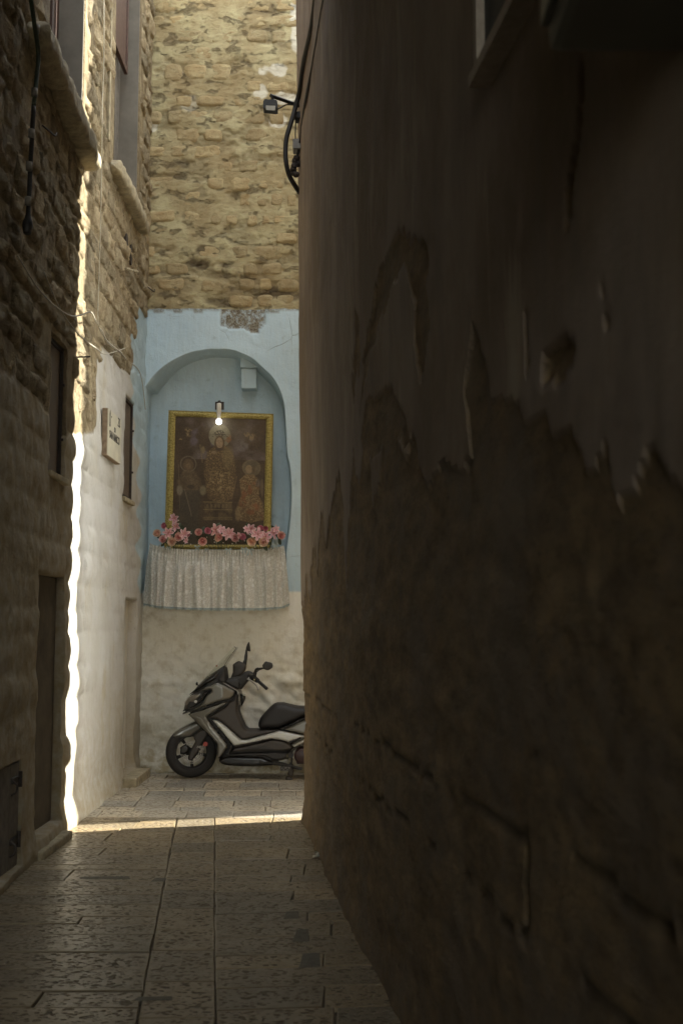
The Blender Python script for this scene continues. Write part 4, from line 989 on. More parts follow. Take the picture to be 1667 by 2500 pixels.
S1 = np.concatenate([np.linspace(-9, .5, 30), np.arange(.6, YC - .30, .014)])        # along the alley
pathx = list(Rx(S1)); pathy = list(S1); nx = [-math.cos(math.atan(.1243))] * len(S1); ny = [-math.sin(math.atan(.1243))] * len(S1)
ra = .16; a0 = math.atan(.1243); yc_ = YC - ra; xc = float(Rx(yc_)) + ra / math.cos(a0) * .98
for k in range(1, 15):
    an = math.pi + a0 - (math.pi / 2 + a0) * k / 14
    pathx.append(xc + ra * math.cos(an)); pathy.append(yc_ + ra * math.sin(an)); nx.append(math.cos(an)); ny.append(math.sin(an))
for x in np.concatenate([np.arange(xc + .05, 1.2, .05), np.arange(1.4, 9, .4)]): pathx.append(x); pathy.append(YC); nx.append(0); ny.append(1)
pathx, pathy, nx, ny = map(np.array, (pathx, pathy, nx, ny))
ZR = np.concatenate([np.arange(0, 7.6, .024), np.arange(7.8, HR + .1, .4)])
I_, ZZr = np.meshgrid(np.arange(len(pathx)), ZR, indexing='ij')
BX = pathx[I_] + .035 * sstep(7.0, 9.6, pathy[I_]) - .013 * ZZr; BY = pathy[I_]; slen = np.concatenate([[0], np.cumsum(np.hypot(np.diff(pathx), np.diff(pathy)))]); SL = slen[I_]
ppx, ppy = proj(BX, np.maximum(BY, .9), ZZr)
wxp = ppx + fbm(SL * 7, ZZr * 7, 200, 5) * 16; wyp = ppy + fbm(SL * 7 + 7, ZZr * 7, 205, 5) * 60
mask = inpoly(wxp, wyp, peel)
holes = [[((x - sum(q[0] for q in h) / len(h)) * (1.7 if i < 2 else 1.1) + sum(q[0] for q in h) / len(h), y) for x, y in h] for i, h in enumerate(holes)]
holes += [[(1155, 800), (1172, 850), (1166, 930), (1150, 1010), (1140, 960), (1146, 880)], [(905, 980), (960, 950), (990, 1000), (1000, 1090), (965, 1060), (930, 1090), (900, 1120), (880, 1060)], [(870, 760), (885, 800), (878, 900), (866, 980), (860, 900)]]
for h_ in holes: mask &= ~inpoly(wxp, wyp, h_)
vis = (BY > 1.2)
mask = np.where(vis, mask, ZZr > 3.2)
mk = mask.astype(float)
zj1 = onR(1300, 2040)[1]; zj2 = onR(1290, 2280)[1]; yj = onR(1298, 2100)[0]; sj = 9 + (yj)  # joints of the rubble, partly open
wob = fbm(SL * 3, ZZr * 3, 215, 4)
crk = ((np.abs(ZZr - zj1 - wob * .07) < .011) | (np.abs(ZZr - zj2 - wob * .09) < .010)) & (fbm(SL * 1.6, ZZr * .2, 216, 2) > -.06)
crk |= (np.abs(BY - yj - wob * .08) < .016) & (ZZr < zj1) & (ZZr > zj2)
dr = fbm(SL * 1.3, ZZr * 1.3, 210, 4) * .032 + (1 - mk) * (fbm(SL * 3.2, ZZr * 9, 211, 4) * .020 + fbm(SL * 12, ZZr * 26, 212, 2) * .012)
dr = dr + mk * .010 + mk * fbm(SL * 12, ZZr * 2, 213, 3) * .004
lowst = (1 - mk) * (ppy > 1500) * fbm(SL * 2.5, ZZr * 3.5, 214, 3) * .02
dr = dr + lowst - crk * (1 - mk) * .018 + .025 * (1 - sstep(0, .3, ZZr)) ** 2
# edge shadow lines under plaster lip come from the relief itself
pr3 = np.zeros(mk.shape + (3,)); pr3[..., 0] = mk; pr3[..., 2] = crk * (1 - mk) * .6
wallR = part('wall', grid_me(np.stack([BX + nx[I_] * dr, BY + ny[I_] * dr, ZZr], -1), {'paint': pr3}), rh, M_R)
cb = MB(); cb.add([(float(Rx(-9)) + .1, -9, 0), (9, -9, 0), (9, YC - .14, 0), (float(Rx(YC)) + .22, YC - .14, 0), (float(Rx(-9)) + .1, -9, HR), (9, -9, HR), (9, YC - .14, HR), (float(Rx(YC)) + .16, YC - .14, HR)], [(0, 3, 2, 1), (4, 5, 6, 7), (0, 1, 5, 4), (1, 2, 6, 5), (2, 3, 7, 6), (3, 0, 4, 7)])
part('house_core', cb.me(), rh, M_GREYP)
# window frame high on the right wall
yw1, zw0 = onR(1232, 214); yw0 = 2.45
s = MB(); fx = lambda Y: float(Rx(Y)) - .03 - .03
def rquad(mb, y0, y1, z0, z1, o0, o1):
    v = []
    for y in (y0, y1):
        for o_ in (o0, o1):
            for z_ in (z0, z1): v.append((fx(y) - o_, y, z_))
    mb.add(v, [(0, 1, 3, 2), (4, 6, 7, 5), (0, 4, 5, 1), (2, 3, 7, 6), (0, 2, 6, 4), (1, 5, 7, 3)])
rquad(s, yw0, yw1, zw0, zw0 + .035, -.1, .045); rquad(s, yw1 - .035, yw1, zw0 + .037, zw0 + 1.2, -.1, .03)
M_FRM = plain('pale_window_frame', (.34, .28, .22), .7, var=.15); M_PANE = plain('dark_glass', (.03, .033, .03), .55, var=.2)
wr = part('window', s.me(), rh, M_FRM)
s = MB(); rquad(s, yw0, yw1 - .037, zw0 + .037, zw0 + 1.2, -.02, .006); child('pane', s.me(), wr, M_PANE)
# cabinet close to the camera at the top right
tag(link('wall_cabinet', MB().box(.36, .75, 1.66, 1.92, 2.60, 3.25, .02).box(.345, .36, 1.68, 1.90, 2.64, 3.2, .004).box(.38, .40, 1.64, 1.66, 2.66, 2.80, .003).me(), None, plain('cabinet_enamel', (.12, .12, .10), .5, var=.08, sc_=4)), 'blurred grey-green metal cabinet at the top right corner, close to the viewer', 'cabinet')

# unseen neighbouring building and an added alley cover, both shaping the light
nb = thing('corner_building', 'plain rendered house across the side street, just beyond the dark corner', 'building', (5, 12, 0))
b = MB(); bxn, byn = 2.4, 11.06
pl4 = [(bxn, byn), (9.6, byn + 7.2 * .3263), (9.6, 19), (bxn, 19)]
b.add([(*p, 0) for p in pl4] + [(*p, 12.5) for p in pl4], [(3, 2, 1, 0), (4, 5, 6, 7)] + [(i, (i + 1) % 4, 4 + (i + 1) % 4, 4 + i) for i in range(4)]); part('walls', b.me(), nb, M_GREYP)
arcb = thing('added_alley_cover', 'unseen slab added over the near alley to darken it', 'building', (0, 0, 6))
b = MB(); b.box(-2.6, 1.6, -9, 7.1, 6.0, 6.5); part('cover_slab', b.me(), arcb, M_GREYP)  # unseen slab added to keep sky light off the near alley

# ---- lamp and cables on the corner
YK = 9.5
def C3(px, py, Y=YK): return P3(px, py, Y)
def ez(x, y): return (620 + x / 8.4, 200 + y / 8.4)
fl = thing('flood_lamp', 'small black flood lamp on an arm at the dark corner', 'lamp', tuple(C3(735, 255)))
a, b2 = C3(*ez(345, 280), 9.25), C3(*ez(905, 480), 9.55)
dirn = (b2 - a).normalized()
part('arm', MB().tube([a, b2 + dirn * .12], .018, 4).me(), fl, M_BLK)
part('hanger', MB().tube([C3(*ez(378, 300), 9.25), C3(*ez(378, 420), 9.25)], .014, 6).me(), fl, M_BLK)
def prism(pix, y0, y1, bev=0):
    n = len(pix); v = [(*[onY(p[0], p[1], (y0 + y1) / 2)[0]], y0, onY(p[0], p[1], (y0 + y1) / 2)[1]) for p in pix] + [(onY(p[0], p[1], (y0 + y1) / 2)[0], y1, onY(p[0], p[1], (y0 + y1) / 2)[1]) for p in pix]
    return MB().add(v, [tuple(range(n)), tuple(range(2 * n - 1, n - 1, -1))] + [(i, n + i, n + (i + 1) % n, (i + 1) % n) for i in range(n)])
hd = part('housing', prism([ez(*p) for p in ((200, 455), (222, 410), (262, 405), (300, 418), (330, 412), (430, 412), (470, 425), (488, 460), (486, 600), (440, 610), (200, 585), (194, 575))], 9.20, 9.30).me(), fl, M_BLK)
child_o = link('lens', prism([ez(*p) for p in ((248, 485), (438, 492), (434, 585), (246, 575))], 9.192, 9.199).me(), hd, plain('lamp_lens', (.42, .37, .27), .35, var=.1))
part('lead', MB().tube(smooth_pts([C3(*ez(485, 560), 9.25), C3(*ez(560, 520), 9.3), C3(*ez(660, 470), 9.38), C3(*ez(760, 465), 9.45), C3(*ez(860, 480), 9.5)], 5), .006, 6).me(True), fl, M_BLK)
part('bracket', MB().box(*sorted((C3(*ez(830, 600)).x, C3(*ez(945, 600)).x + .05)), 9.50, 9.62, C3(*ez(880, 730)).z, C3(*ez(880, 600)).z, .006).me(), fl, M_BLK)
def rcab(name, pix, r, mat, label, seg=10, k=8):
    pts = [P3(p[0], p[1], p[2]) for p in pix]; o = link(name, MB().tube(smooth_pts(pts, k), r, seg).me(True), None, mat); return tag(o, label, 'cable')
def ow(px, py, off=.05):
    Y, Z = onR(px, py); return (px, py, Y - .75)
rcab('thick_cable', [ow(775, -40), ow(760, 70), ow(742, 150), (733, 215, 9.35), (723, 255, 9.45), (712, 295, 9.45), (700, 335, 9.45), (697, 370, 9.45), (699, 400, 9.45), (707, 430, 9.5), (722, 456, 9.6), (735, 475, 9.68)],   .021, M_BLK, 'thick black cable looping off the corner of the dark wall')
rcab('braided_cable', [ow(797, -40), ow(780, 60), ow(763, 160), ow(747, 240), (738, 300, 9.3), (733, 345, 9.45), (727, 375, 9.5), (724, 395, 9.55)], .012, M_BLK, 'thinner twisted cable running beside the thick one down the corner')
rcab('thin_lead', [(727, 285, 9.55), (722, 300, 9.55), (721, 345, 9.55)], .006, M_BLK, 'short thin lead between the lamp bracket and the junction box', 6)
x0, z0 = onY(715, 368, 9.5); x1, z1 = onY(732, 344, 9.5)
tag(link('junction_box', MB().box(x0, x1 + .05, 9.45, 9.58, z0, z1, .006).me(), None, M_GREY), 'small grey junction box on the corner below the flood lamp', 'junction box')
s = MB(); ln = [(724, 386), (720, 393), (726, 398), (718, 405), (716, 414), (718, 422), (723, 426), (727, 400)]
for i, (px, py) in enumerate(ln):
    c = P3(px, py, 9.52 + .01 * (i % 3)); s.lathe([(0.0, -.03), (.022, -.022), (.028, 0), (.02, .022), (0, .03)], c, 'Z' if i % 2 else 'X', 10)
s.tube(smooth_pts([P3(p[0], p[1], 9.54) for p in ln[:7]], 3), .012, 6)
tag(link('cable_anchor', s.me(True), None, M_IRON), 'rusty insulator and chain holding the twisted cable at the corner', 'bracket')

# ================================================================== SCOOTER
YS = 12.55
def S2(zx, zy): return onY(380 + zx / 4.126, 1530 + zy / 4.126, YS)
gx0, gz0 = S2(362, 1478)
DZ = -gz0
def SP(zx, zy, dy=0.0):
    x, z = S2(zx, zy); return Vector((x, YS + dy, z + DZ))
scoot = thing('maxi_scooter', 'grey and black maxi scooter parked by the white wall, front wheel to the left', 'scooter', (gx0, YS, 0))
M_PAINT = plain('titanium_grey_paint', (.15, .142, .12), .26, metal=.4, var=.04, coat=.7)
M_SILV = plain('pearl_silver_paint', (.46, .45, .40), .34, metal=.2, var=.04, coat=.3)
M_MATT = plain('matt_black_plastic', (.026, .024, .022), .62, var=.15, sc_=90, bump=.0008)
M_BRWN = plain('dark_brown_plastic', (.045, .037, .030), .55, var=.12, sc_=60, bump=.0005)
M_GLOS = plain('gloss_black_plastic', (.018, .016, .015), .22, var=.1)
M_SEAT = plain('black_seat_vinyl', (.016, .014, .014), .55, var=.2, sc_=150, bump=.001)
M_TYRE = plain('tyre_rubber', (.022, .019, .017), .75, var=.25, sc_=70, bump=.001)
M_RIM = plain('black_cast_wheel', (.028, .026, .024), .42, metal=.3, var=.1)
M_STEEL = plain('brushed_steel', (.33, .31, .28), .38, metal=.8, var=.2)
M_RED = plain('red_reflector', (.34, .035, .018), .35, var=.1)
M_REDB = plain('dark_red_cover', (.035, .015, .014), .4, var=.15)
M_LENS = plain('headlamp_lens', (.20, .18, .15), .12, metal=.35, var=.25, sc_=18, coat=.8)
M_AMB = plain('amber_glass', (.30, .12, .05), .3)
def clean(poly, step):
    P = [Vector((p[0], p[1])) for p in poly]; out = []
    n = len(P)
    for i in range(n):
        a, b = P[i], P[(i + 1) % n]; k = max(1, int((b - a).length / step))
        for j in range(k): out.append(a + (b - a) * j / k)
    return out
def rounded(poly, r=10):
    P = [Vector(p) for p in poly]; n = len(P); out = []
    for i in range(n):
        p0, p1, p2 = P[i - 1], P[i], P[(i + 1) % n]; a = p0 - p1; b = p2 - p1
        ra_ = min(r, a.length * .4); rb_ = min(r, b.length * .4); s, e = p1 + a.normalized() * ra_, p1 + b.normalized() * rb_
        for t in (0, .33, .66, 1): out.append(s * (1 - t) ** 2 + p1 * 2 * t * (1 - t) + e * t * t)
    return [tuple(p) for p in out]
def panel(name, poly, hw, er=22, mat=None, par=None, inner=0.0, cen=0.0, shape=None, both=True, step=13, rd=9, crease=None):
    """pillow-like body panel: outline in the side view, half width hw metres, rounded over er units"""
    poly = rounded(poly, rd); B = clean(poly, step); Ba = np.array([(p.x, p.y) for p in B])
    x0, y0 = Ba.min(0); x1, y1 = Ba.max(0)
    gx, gy = np.meshgrid(np.arange(x0, x1, step), np.arange(y0, y1, step)); gp = np.stack([gx.ravel() + (np.arange(gx.size) // gx.shape[1] % 2) * step * .5, gy.ravel()], 1)
    gp = gp[inpoly(gp[:, 0], gp[:, 1], [tuple(q) for q in Ba])]
    if len(gp):
        dm = np.min(np.hypot(gp[:, None, 0] - Ba[None, :, 0], gp[:, None, 1] - Ba[None, :, 1]), 1); gp = gp[dm > step * .45]
    # two rings inside the border for a crisp rounded edge
    pts = [Vector(q) for q in Ba] + [Vector(q) for q in gp]; n = len(Ba)
    vo, eo, fo, ov, *_ = delaunay_2d_cdt(pts, [(i, (i + 1) % n) for i in range(n)], [], 1, 1e-4)
    VA = np.array([(q[0], q[1]) for q in vo]); fo = [f for f in fo if inpoly(*VA[list(f)].mean(0), [tuple(q) for q in Ba])]
    dmin = np.full(len(VA), 1e9)
    for i in range(n):
        a = Ba[i]; b = Ba[(i + 1) % n]; ab = b - a; t = np.clip(((VA - a) @ ab) / max(ab @ ab, 1e-9), 0, 1); dmin = np.minimum(dmin, np.hypot(*(VA - a - t[:, None] * ab).T))
    e = np.sqrt(np.clip(1 - (1 - np.clip(dmin / er, 0, 1)) ** 2, 0, 1))
    hwv = np.array([hw(x, y) if callable(hw) else hw for x, y in VA]); innerv = np.minimum(inner, hwv)
    w_ = innerv + (hwv - innerv) * e
    v = []; f = []
    for sg in ((-1, 1) if both else (-1,)):
        b0 = len(v)
        for (x, y), q in zip(VA, w_):
            p = SP(x, y, cen + sg * q); v.append(p)
        for fc in fo: f.append(tuple(b0 + i for i in (fc if sg > 0 else fc[::-1])))
    if both:
        m = len(VA); bi = [i for i in range(len(VA)) if dmin[i] < 1e-3]
        key = {(round(VA[i][0], 3), round(VA[i][1], 3)): i for i in bi}
        ids = [key.get((round(q[0], 3), round(q[1], 3))) for q in Ba]
        for i in range(n):
            a, b = ids[i], ids[(i + 1) % n]
            if a is not None and b is not None: f.append((a, b, m + b, m + a))
    me = me_from(v, f, True)
    bm = bmesh.new(); bm.from_mesh(me); bmesh.ops.remove_doubles(bm, verts=bm.verts, dist=1e-5)
    if both: bmesh.ops.recalc_face_normals(bm, faces=bm.faces)
    bm.to_mesh(me); bm.free()
    me.polygons.foreach_set('use_smooth', [True] * len(me.polygons))
    return part(name, me, scoot, mat) if par is None else link(name, me, par, mat)

# wheels
def wheel(zx, zy, rad, turn, name):
    c = SP(zx, zy); c.z = rad; rot = Matrix.Rotation(turn, 3, 'Z')
    k = rad / .275
    prof = [(.178, -.050), (.182, -.054), (.200, -.060), (.225, -.063), (.248, -.058), (.264, -.044), (.272, -.024), (.275, 0), (.272, .024), (.264, .044), (.248, .058), (.225, .063), (.200, .060), (.182, .054), (.178, .050)]
    rimp = [(.178, -.048), (.184, -.052), (.180, -.056), (.168, -.052), (.163, -.040), (.160, 0), (.163, .040), (.168, .052), (.180, .056), (.184, .052), (.178, .048)]
    b = MB().lathe([(r * k, h) for r, h in rimp], c, 'Y', 56, rot)
    b.lathe([(0, -.045), (.026, -.045), (.032, -.038), (.034, 0), (.032, .038), (.026, .045), (0, .045)], c, 'Y', 24, rot)
    for s in range(5):
        a = -math.pi / 2 + .05 + s * 2 * math.pi / 5
        d = Vector((math.cos(a), 0, math.sin(a))); n_ = Vector((-d.z, 0, d.x)); v = []
        for (r_, w_, h_) in ((.028, .020, .030), (.09, .013, .022), (.168, .017, .034)):
            for q in ((-1, -1), (1, -1), (1, 1), (-1, 1)): v.append(c + rot @ (d * r_ * k + n_ * (q[0] * w_) + Vector((0, q[1] * h_, 0))))
        b.add(v, [(0, 1, 2, 3), (8, 11, 10, 9)] + [(i * 4 + j, i * 4 + (j + 1) % 4, (i + 1) * 4 + (j + 1) % 4, (i + 1) * 4 + j) for i in range(2) for j in range(4)])
    wh = part(name, b.me(True), scoot, M_RIM)
    me = wh.data
    t = MB().lathe([(r * k, h * 1.0) for r, h in prof], c, 'Y', 72, rot)
    link('tyre', t.me(True), wh, M_TYRE)
    d = MB()
    for s in range(36):
        a0_ = 2 * math.pi * s / 36; a1 = a0_ + 2 * math.pi / 36
        for (r0, r1) in ((.070, .082), (.090, .104), (.112, .122)):
            v = [c + rot @ Vector((r_ * math.cos(a_), -.062 - y_, r_ * math.sin(a_))) for y_ in (0, .004) for (r_, a_) in ((r0, a0_), (r1, a0_), (r1, a1 - .05), (r0, a1 - .05))]
            d.add(v, [(0, 1, 2, 3), (4, 7, 6, 5), (0, 4, 5, 1), (1, 5, 6, 2), (2, 6, 7, 3), (3, 7, 4, 0)])
    link('brake_disc', d.me(), wh, M_STEEL)
    b = MB()
    for s in range(5):
        a = s * 2 * math.pi / 5 + .3; p = c + rot @ Vector((.052 * math.cos(a), -.062, .052 * math.sin(a))); b.lathe([(0, -.006), (.008, -.006), (.008, .006), (0, .006)], p, 'Y', 8)
    link('disc_bolts', b.me(), wh, M_STEEL)
    return c, rot
cw, rotw = wheel(362, 1226, .275, R(13), 'front_wheel')
wheel(1745, 1226, .275, 0, 'rear_wheel')
# fork legs, fender
for sg, nm in ((-.088, 'fork_leg'), (.088, 'fork_leg')):
    panel(nm, [(405, 1040), (470, 985), (535, 985), (530, 1055), (480, 1130), (430, 1230), (385, 1292), (350, 1292), (342, 1260), (375, 1180), (420, 1100), (400, 1075)], .020, 14, M_BRWN if sg < 0 else M_MATT, None, .004, sg - .03 * (sg < 0), step=12)
fbm_ = MB(); p = SP(470, 960, -.11); q = SP(640, 560, -.10)
fbm_.tube([SP(480, 960, -.09), SP(640, 560, -.05)], .026, 10); fbm_.tube([SP(480, 960, .09), SP(640, 560, .05)], .026, 10); part('fork_tube', fbm_.me(True), scoot, M_MATT)
s = MB(); s.lathe([(0, -.004), (.024, -.004), (.026, .004), (0, .006)], SP(520, 1128, -.145), 'Y', 24); part('reflector', s.me(), scoot, M_RED)
for q_, r_ in ((SP(387, 1122, -.145), .012), (SP(330, 1272, -.10), .010), (SP(420, 1272, -.135), .012)):
    part('axle_bolt', MB().lathe([(0, -.01), (r_, -.01), (r_, .01), (0, .01)], q_, 'Y', 12).me(), scoot, M_STEEL)
s = MB(); s.tube([SP(498, 1150, -.13), SP(505, 1180, -.13), SP(500, 1205, -.13)], .009, 8)
part('brake_hose', s.me(True), scoot, M_STEEL)
panel('brake_caliper', [(262, 1165), (300, 1140), (345, 1150), (350, 1200), (300, 1240), (262, 1235)], .026, 12, M_GLOS, None, .008, -.09, step=10)
lt = text_me('ABS', .030, .0008)
for v_ in lt.vertices:
    x, y, z_ = v_.co; v_.co = Vector((x + y * .18, -z_, y))
o_ = SP(455, 1165, -.141); 
for v_ in lt.vertices: v_.co = v_.co + o_
part('lettering', lt, scoot, M_STEEL)
panel('front_mudguard', [(170, 1062), (195, 1020), (250, 980), (330, 940), (415, 903), (440, 920), (475, 960), (480, 985), (440, 1010), (395, 1040), (350, 1066), (270, 1072), (190, 1074)], lambda x, y: .085, 46, M_PAINT, None, .055, step=11)
mg = [o for o in scoot.children if o.name.startswith('front_mudguard')][0]
for v_ in mg.data.vertices: v_.co = cw + rotw @ (v_.co - cw)
panel('mudguard_flap', [(560, 1020), (640, 1110), (640, 1265), (625, 1268), (610, 1180), (585, 1110), (540, 1060)], .075, 12, M_MATT, None, .02)

# body core and panels
core = [(300, 800), (330, 700), (400, 610), (520, 500), (700, 352), (722, 490), (760, 530), (835, 590), (862, 640), (850, 740), (848, 800), (870, 880), (905, 958), (940, 988), (1060, 990), (1260, 985), (1380, 1100), (1395, 1180), (1330, 1250), (1200, 1330), (1000, 1345), (720, 1340), (660, 1300), (655, 1180), (610, 1080), (470, 930), (380, 830)]
panel('body', core, .17, 50, M_MATT, None, .06, step=16)
panel('windscreen_fairing', [(340, 645), (400, 590), (440, 540), (520, 462), (700, 345), (710, 360), (690, 400), (650, 490), (600, 520), (530, 548), (470, 590), (420, 605)], lambda x, y: .20 - .04 * max(0, (500 - y) / 150), 60, M_GLOS, None, .05)
panel('inner_fairing', [(632, 490), (660, 430), (705, 360), (718, 400), (728, 500), (740, 525), (690, 525), (650, 505)], .19, 16, M_MATT, None, .12)
hwc = lambda x, y: .17 + .10 * min(1, max(0, (x - 280) / 260)) - .05 * max(0, (x - 700) / 150)
panel('front_cowl', [(283, 838), (290, 815), (400, 778), (470, 725), (510, 670), (540, 625), (582, 592), (470, 606), (440, 606), (530, 548), (600, 520), (645, 497), (700, 522), (760, 553), (834, 592), (815, 650), (770, 690), (735, 690), (650, 712), (560, 745), (480, 775), (380, 808)], hwc, 26, M_PAINT, None, .09)
panel('headlight', [(288, 802), (300, 715), (335, 660), (380, 630), (440, 612), (500, 608), (490, 650), (450, 700), (400, 745), (340, 775)], lambda x, y: .12 + .10 * min(1, max(0, (x - 285) / 200)), 40, M_LENS, None, .05)
panel('headlight_trim', [(440, 615), (520, 600), (583, 593), (545, 625), (520, 668), (480, 712), (425, 752), (350, 785), (290, 806), (295, 790), (345, 765), (400, 735), (445, 695), (480, 655), (490, 625)], lambda x, y: .16 + .095 * min(1, max(0, (x - 285) / 260)), 9, M_GLOS, None, .12)
panel('lower_cowl_edge', [(283, 838), (330, 815), (470, 760), (560, 722), (700, 650), (800, 610), (812, 640), (700, 680), (560, 742), (400, 795)], lambda x, y: hwc(x, y) + .004, 14, M_PAINT, None, .12)
panel('leg_shield', [(345, 832), (385, 812), (480, 778), (560, 748), (735, 694), (748, 700), (725, 735), (640, 790), (546, 850), (556, 870), (600, 935), (670, 1020), (755, 1128), (745, 1165), (700, 1235), (660, 1268), (640, 1276), (638, 1200), (640, 1130), (600, 1070), (520, 1000), (445, 925)], lambda x, y: .20 + .07 * min(1, max(0, (x - 340) / 220)), 20, M_PAINT, None, .13)
panel('leg_shield_crease', [(395, 835), (470, 838), (505, 850), (530, 900), (590, 980), (700, 1120), (700, 1150), (640, 1110), (560, 1010), (450, 920)], lambda x, y: .203 + .073 * min(1, max(0, (x - 340) / 220)), 16, M_PAINT, None, .15)
panel('knee_panel', [(546, 852), (640, 792), (725, 740), (750, 700), (800, 680), (838, 600), (852, 640), (848, 700), (842, 800), (868, 880), (905, 962), (935, 988), (1050, 990), (1255, 985), (1180, 1012), (1060, 1045), (930, 1082), (880, 1082), (800, 1010), (690, 912), (640, 884), (592, 880), (570, 880)], lambda x, y: .215, 22, M_BRWN, None, .13)
panel('chrome_strip', [(690, 512), (705, 515), (840, 590), (858, 620), (862, 680), (850, 745), (846, 700), (848, 640), (832, 600)], .235, 5, M_STEEL, None, .18, step=9, rd=3)
panel('silver_stripe', [(593, 884), (640, 887), (690, 916), (760, 975), (830, 1040), (880, 1080), (935, 1080), (1060, 1045), (1180, 1012), (1265, 990), (1370, 1012), (1500, 1040), (1500, 1055), (1400, 1085), (1348, 1104), (1260, 1080), (1180, 1070), (1100, 1085), (960, 1118), (806, 1140), (760, 1080), (700, 1010), (640, 940)], .248, 12, M_SILV, None, .20, step=11)
panel('stripe_edge', [(806, 1140), (960, 1102), (1100, 1068), (1180, 1052), (1250, 1042), (1330, 1046), (1462, 1060), (1460, 1066), (1330, 1058), (1250, 1058), (1180, 1072), (1100, 1088), (960, 1120), (810, 1152)], .250, 6, M_BRWN, None, .22, step=10, rd=3)
panel('footboard_side', [(800, 1158), (960, 1130), (1100, 1095), (1180, 1074), (1270, 1085), (1350, 1112), (1385, 1150), (1390, 1175), (1300, 1190), (1205, 1190), (960, 1195), (780, 1205), (790, 1180)], .246, 14, M_BRWN, None, .17)
panel('footboard_pocket', [(830, 1168), (960, 1140), (1090, 1120), (1140, 1125), (1225, 1165), (1205, 1182), (960, 1188), (810, 1192)], .2465, 8, M_MATT, None, .235)
panel('side_skirt', [(600, 900), (640, 935), (700, 1015), (765, 1095), (803, 1145), (790, 1190), (770, 1215), (1000, 1202), (1200, 1196), (1340, 1200), (1335, 1265), (1250, 1288), (1190, 1282), (1130, 1250), (1080, 1238), (740, 1245), (700, 1240), (755, 1170), (765, 1130), (680, 1020), (610, 935)], .238, 12, M_MATT, None, .16)
panel('belly_pan', [(648, 1280), (700, 1245), (760, 1230), (1080, 1238), (1190, 1290), (1210, 1320), (1195, 1340), (1000, 1356), (760, 1350), (690, 1335), (655, 1312)], .19, 30, M_GLOS, None, .10)
panel('engine_cover', [(1165, 1215), (1340, 1212), (1370, 1240), (1340, 1275), (1250, 1290), (1190, 1270)], .225, 14, M_STEEL, None, .15).data.materials[0] = plain('dull_olive_metal', (.10, .09, .06), .5, metal=.4)
panel('seat', [(1040, 955), (1042, 915), (1058, 875), (1090, 832), (1150, 770), (1190, 735), (1225, 722), (1290, 722), (1350, 738), (1420, 755), (1500, 757), (1580, 750), (1700, 715), (1800, 690), (1900, 695), (1960, 720), (1955, 780), (1820, 800), (1640, 820), (1500, 868), (1380, 925), (1262, 975), (1150, 982), (1060, 980)], lambda x, y: .15 + .03 * math.sin(min(1, max(0, (x - 1040) / 900)) * 3.1), 58, M_SEAT, None, .07, step=14)
panel('rear_body', [(1268, 985), (1380, 932), (1500, 875), (1640, 828), (1820, 808), (1960, 790), (2060, 800), (2040, 860), (1900, 940), (1700, 1010), (1500, 1036), (1400, 1012)], .20, 26, M_PAINT, None, .11)
panel('seat_rail', [(1262, 972), (1380, 918), (1500, 862), (1640, 812), (1640, 826), (1500, 876), (1385, 934), (1272, 986)], .215, 6, M_GLOS, None, .17, rd=3)
panel('swingarm_cover', [(1375, 1130), (1465, 1085), (1560, 1050), (1570, 1085), (1480, 1125), (1400, 1160)], .23, 10, M_SILV, None, .17)
s = MB(); s.tube([SP(1345, 1105, -.24), SP(1470, 1055, -.24)], .012, 8); s.tube([SP(1375, 1185, -.2), SP(1460, 1130, -.2)], .012, 8); s.tube([SP(1330, 1270, -.18), SP(1390, 1180, -.2)], .014, 8); s.tube([SP(1385, 1180, -.2), SP(1375, 1320, -.2)], .010, 8); s.tube([SP(1210, 1300, -.18), SP(1480, 1370, -.2)], .016, 8); s.tube([SP(1060, 1300, -.2), SP(1300, 1330, -.2)], .012, 8)
s.tube([SP(1175, 1270, -.2), SP(1220, 1330, -.2)], .010, 8); s.lathe([(0, -.02), (.03, -.02), (.03, .02), (0, .02)], SP(1370, 1230, -.2), 'Y', 16)
part('stand_linkage', s.me(), scoot, M_MATT)
s = MB(); s.lathe([(0, -.03), (.055, -.03), (.078, -.02), (.082, 0), (.082, .05), (0, .05)], SP(1480, 1240, -.20), 'Y', 32); s.box(*sorted((SP(1430, 0).x, SP(1800, 0).x)), YS - .17, YS - .06, .16, .34, .02)
part('engine', s.me(True), scoot, M_REDB)
panel('stand_leg', [(1355, 1305), (1395, 1325), (1398, 1400), (1385, 1450), (1350, 1440), (1335, 1425), (1350, 1385), (1352, 1340)], .014, 8, M_BRWN, None, .004, -.17)
panel('stand_foot', [(1322, 1450), (1345, 1440), (1372, 1450), (1400, 1490), (1500, 1560), (1495, 1578), (1420, 1560), (1345, 1530), (1338, 1568), (1308, 1568), (1312, 1520)], .016, 8, M_BRWN, None, .006, -.17)
b = MB(); a_, c_ = SP(1270, 1342), SP(1372, 1380)
b.box(a_.x, c_.x, YS - .26, YS - .18, c_.z, a_.z, .006); part('footpeg', b.me(), scoot, M_BRWN)
b = MB()
for i in range(5): q = SP(1285 + i * 18, 1352 + (i % 2) * 16, -.262); b.lathe([(0, -.004), (.005, -.003), (.005, .003), (0, .003)], q, 'Y', 8)
part('footpeg_studs', b.me(), scoot, M_STEEL)
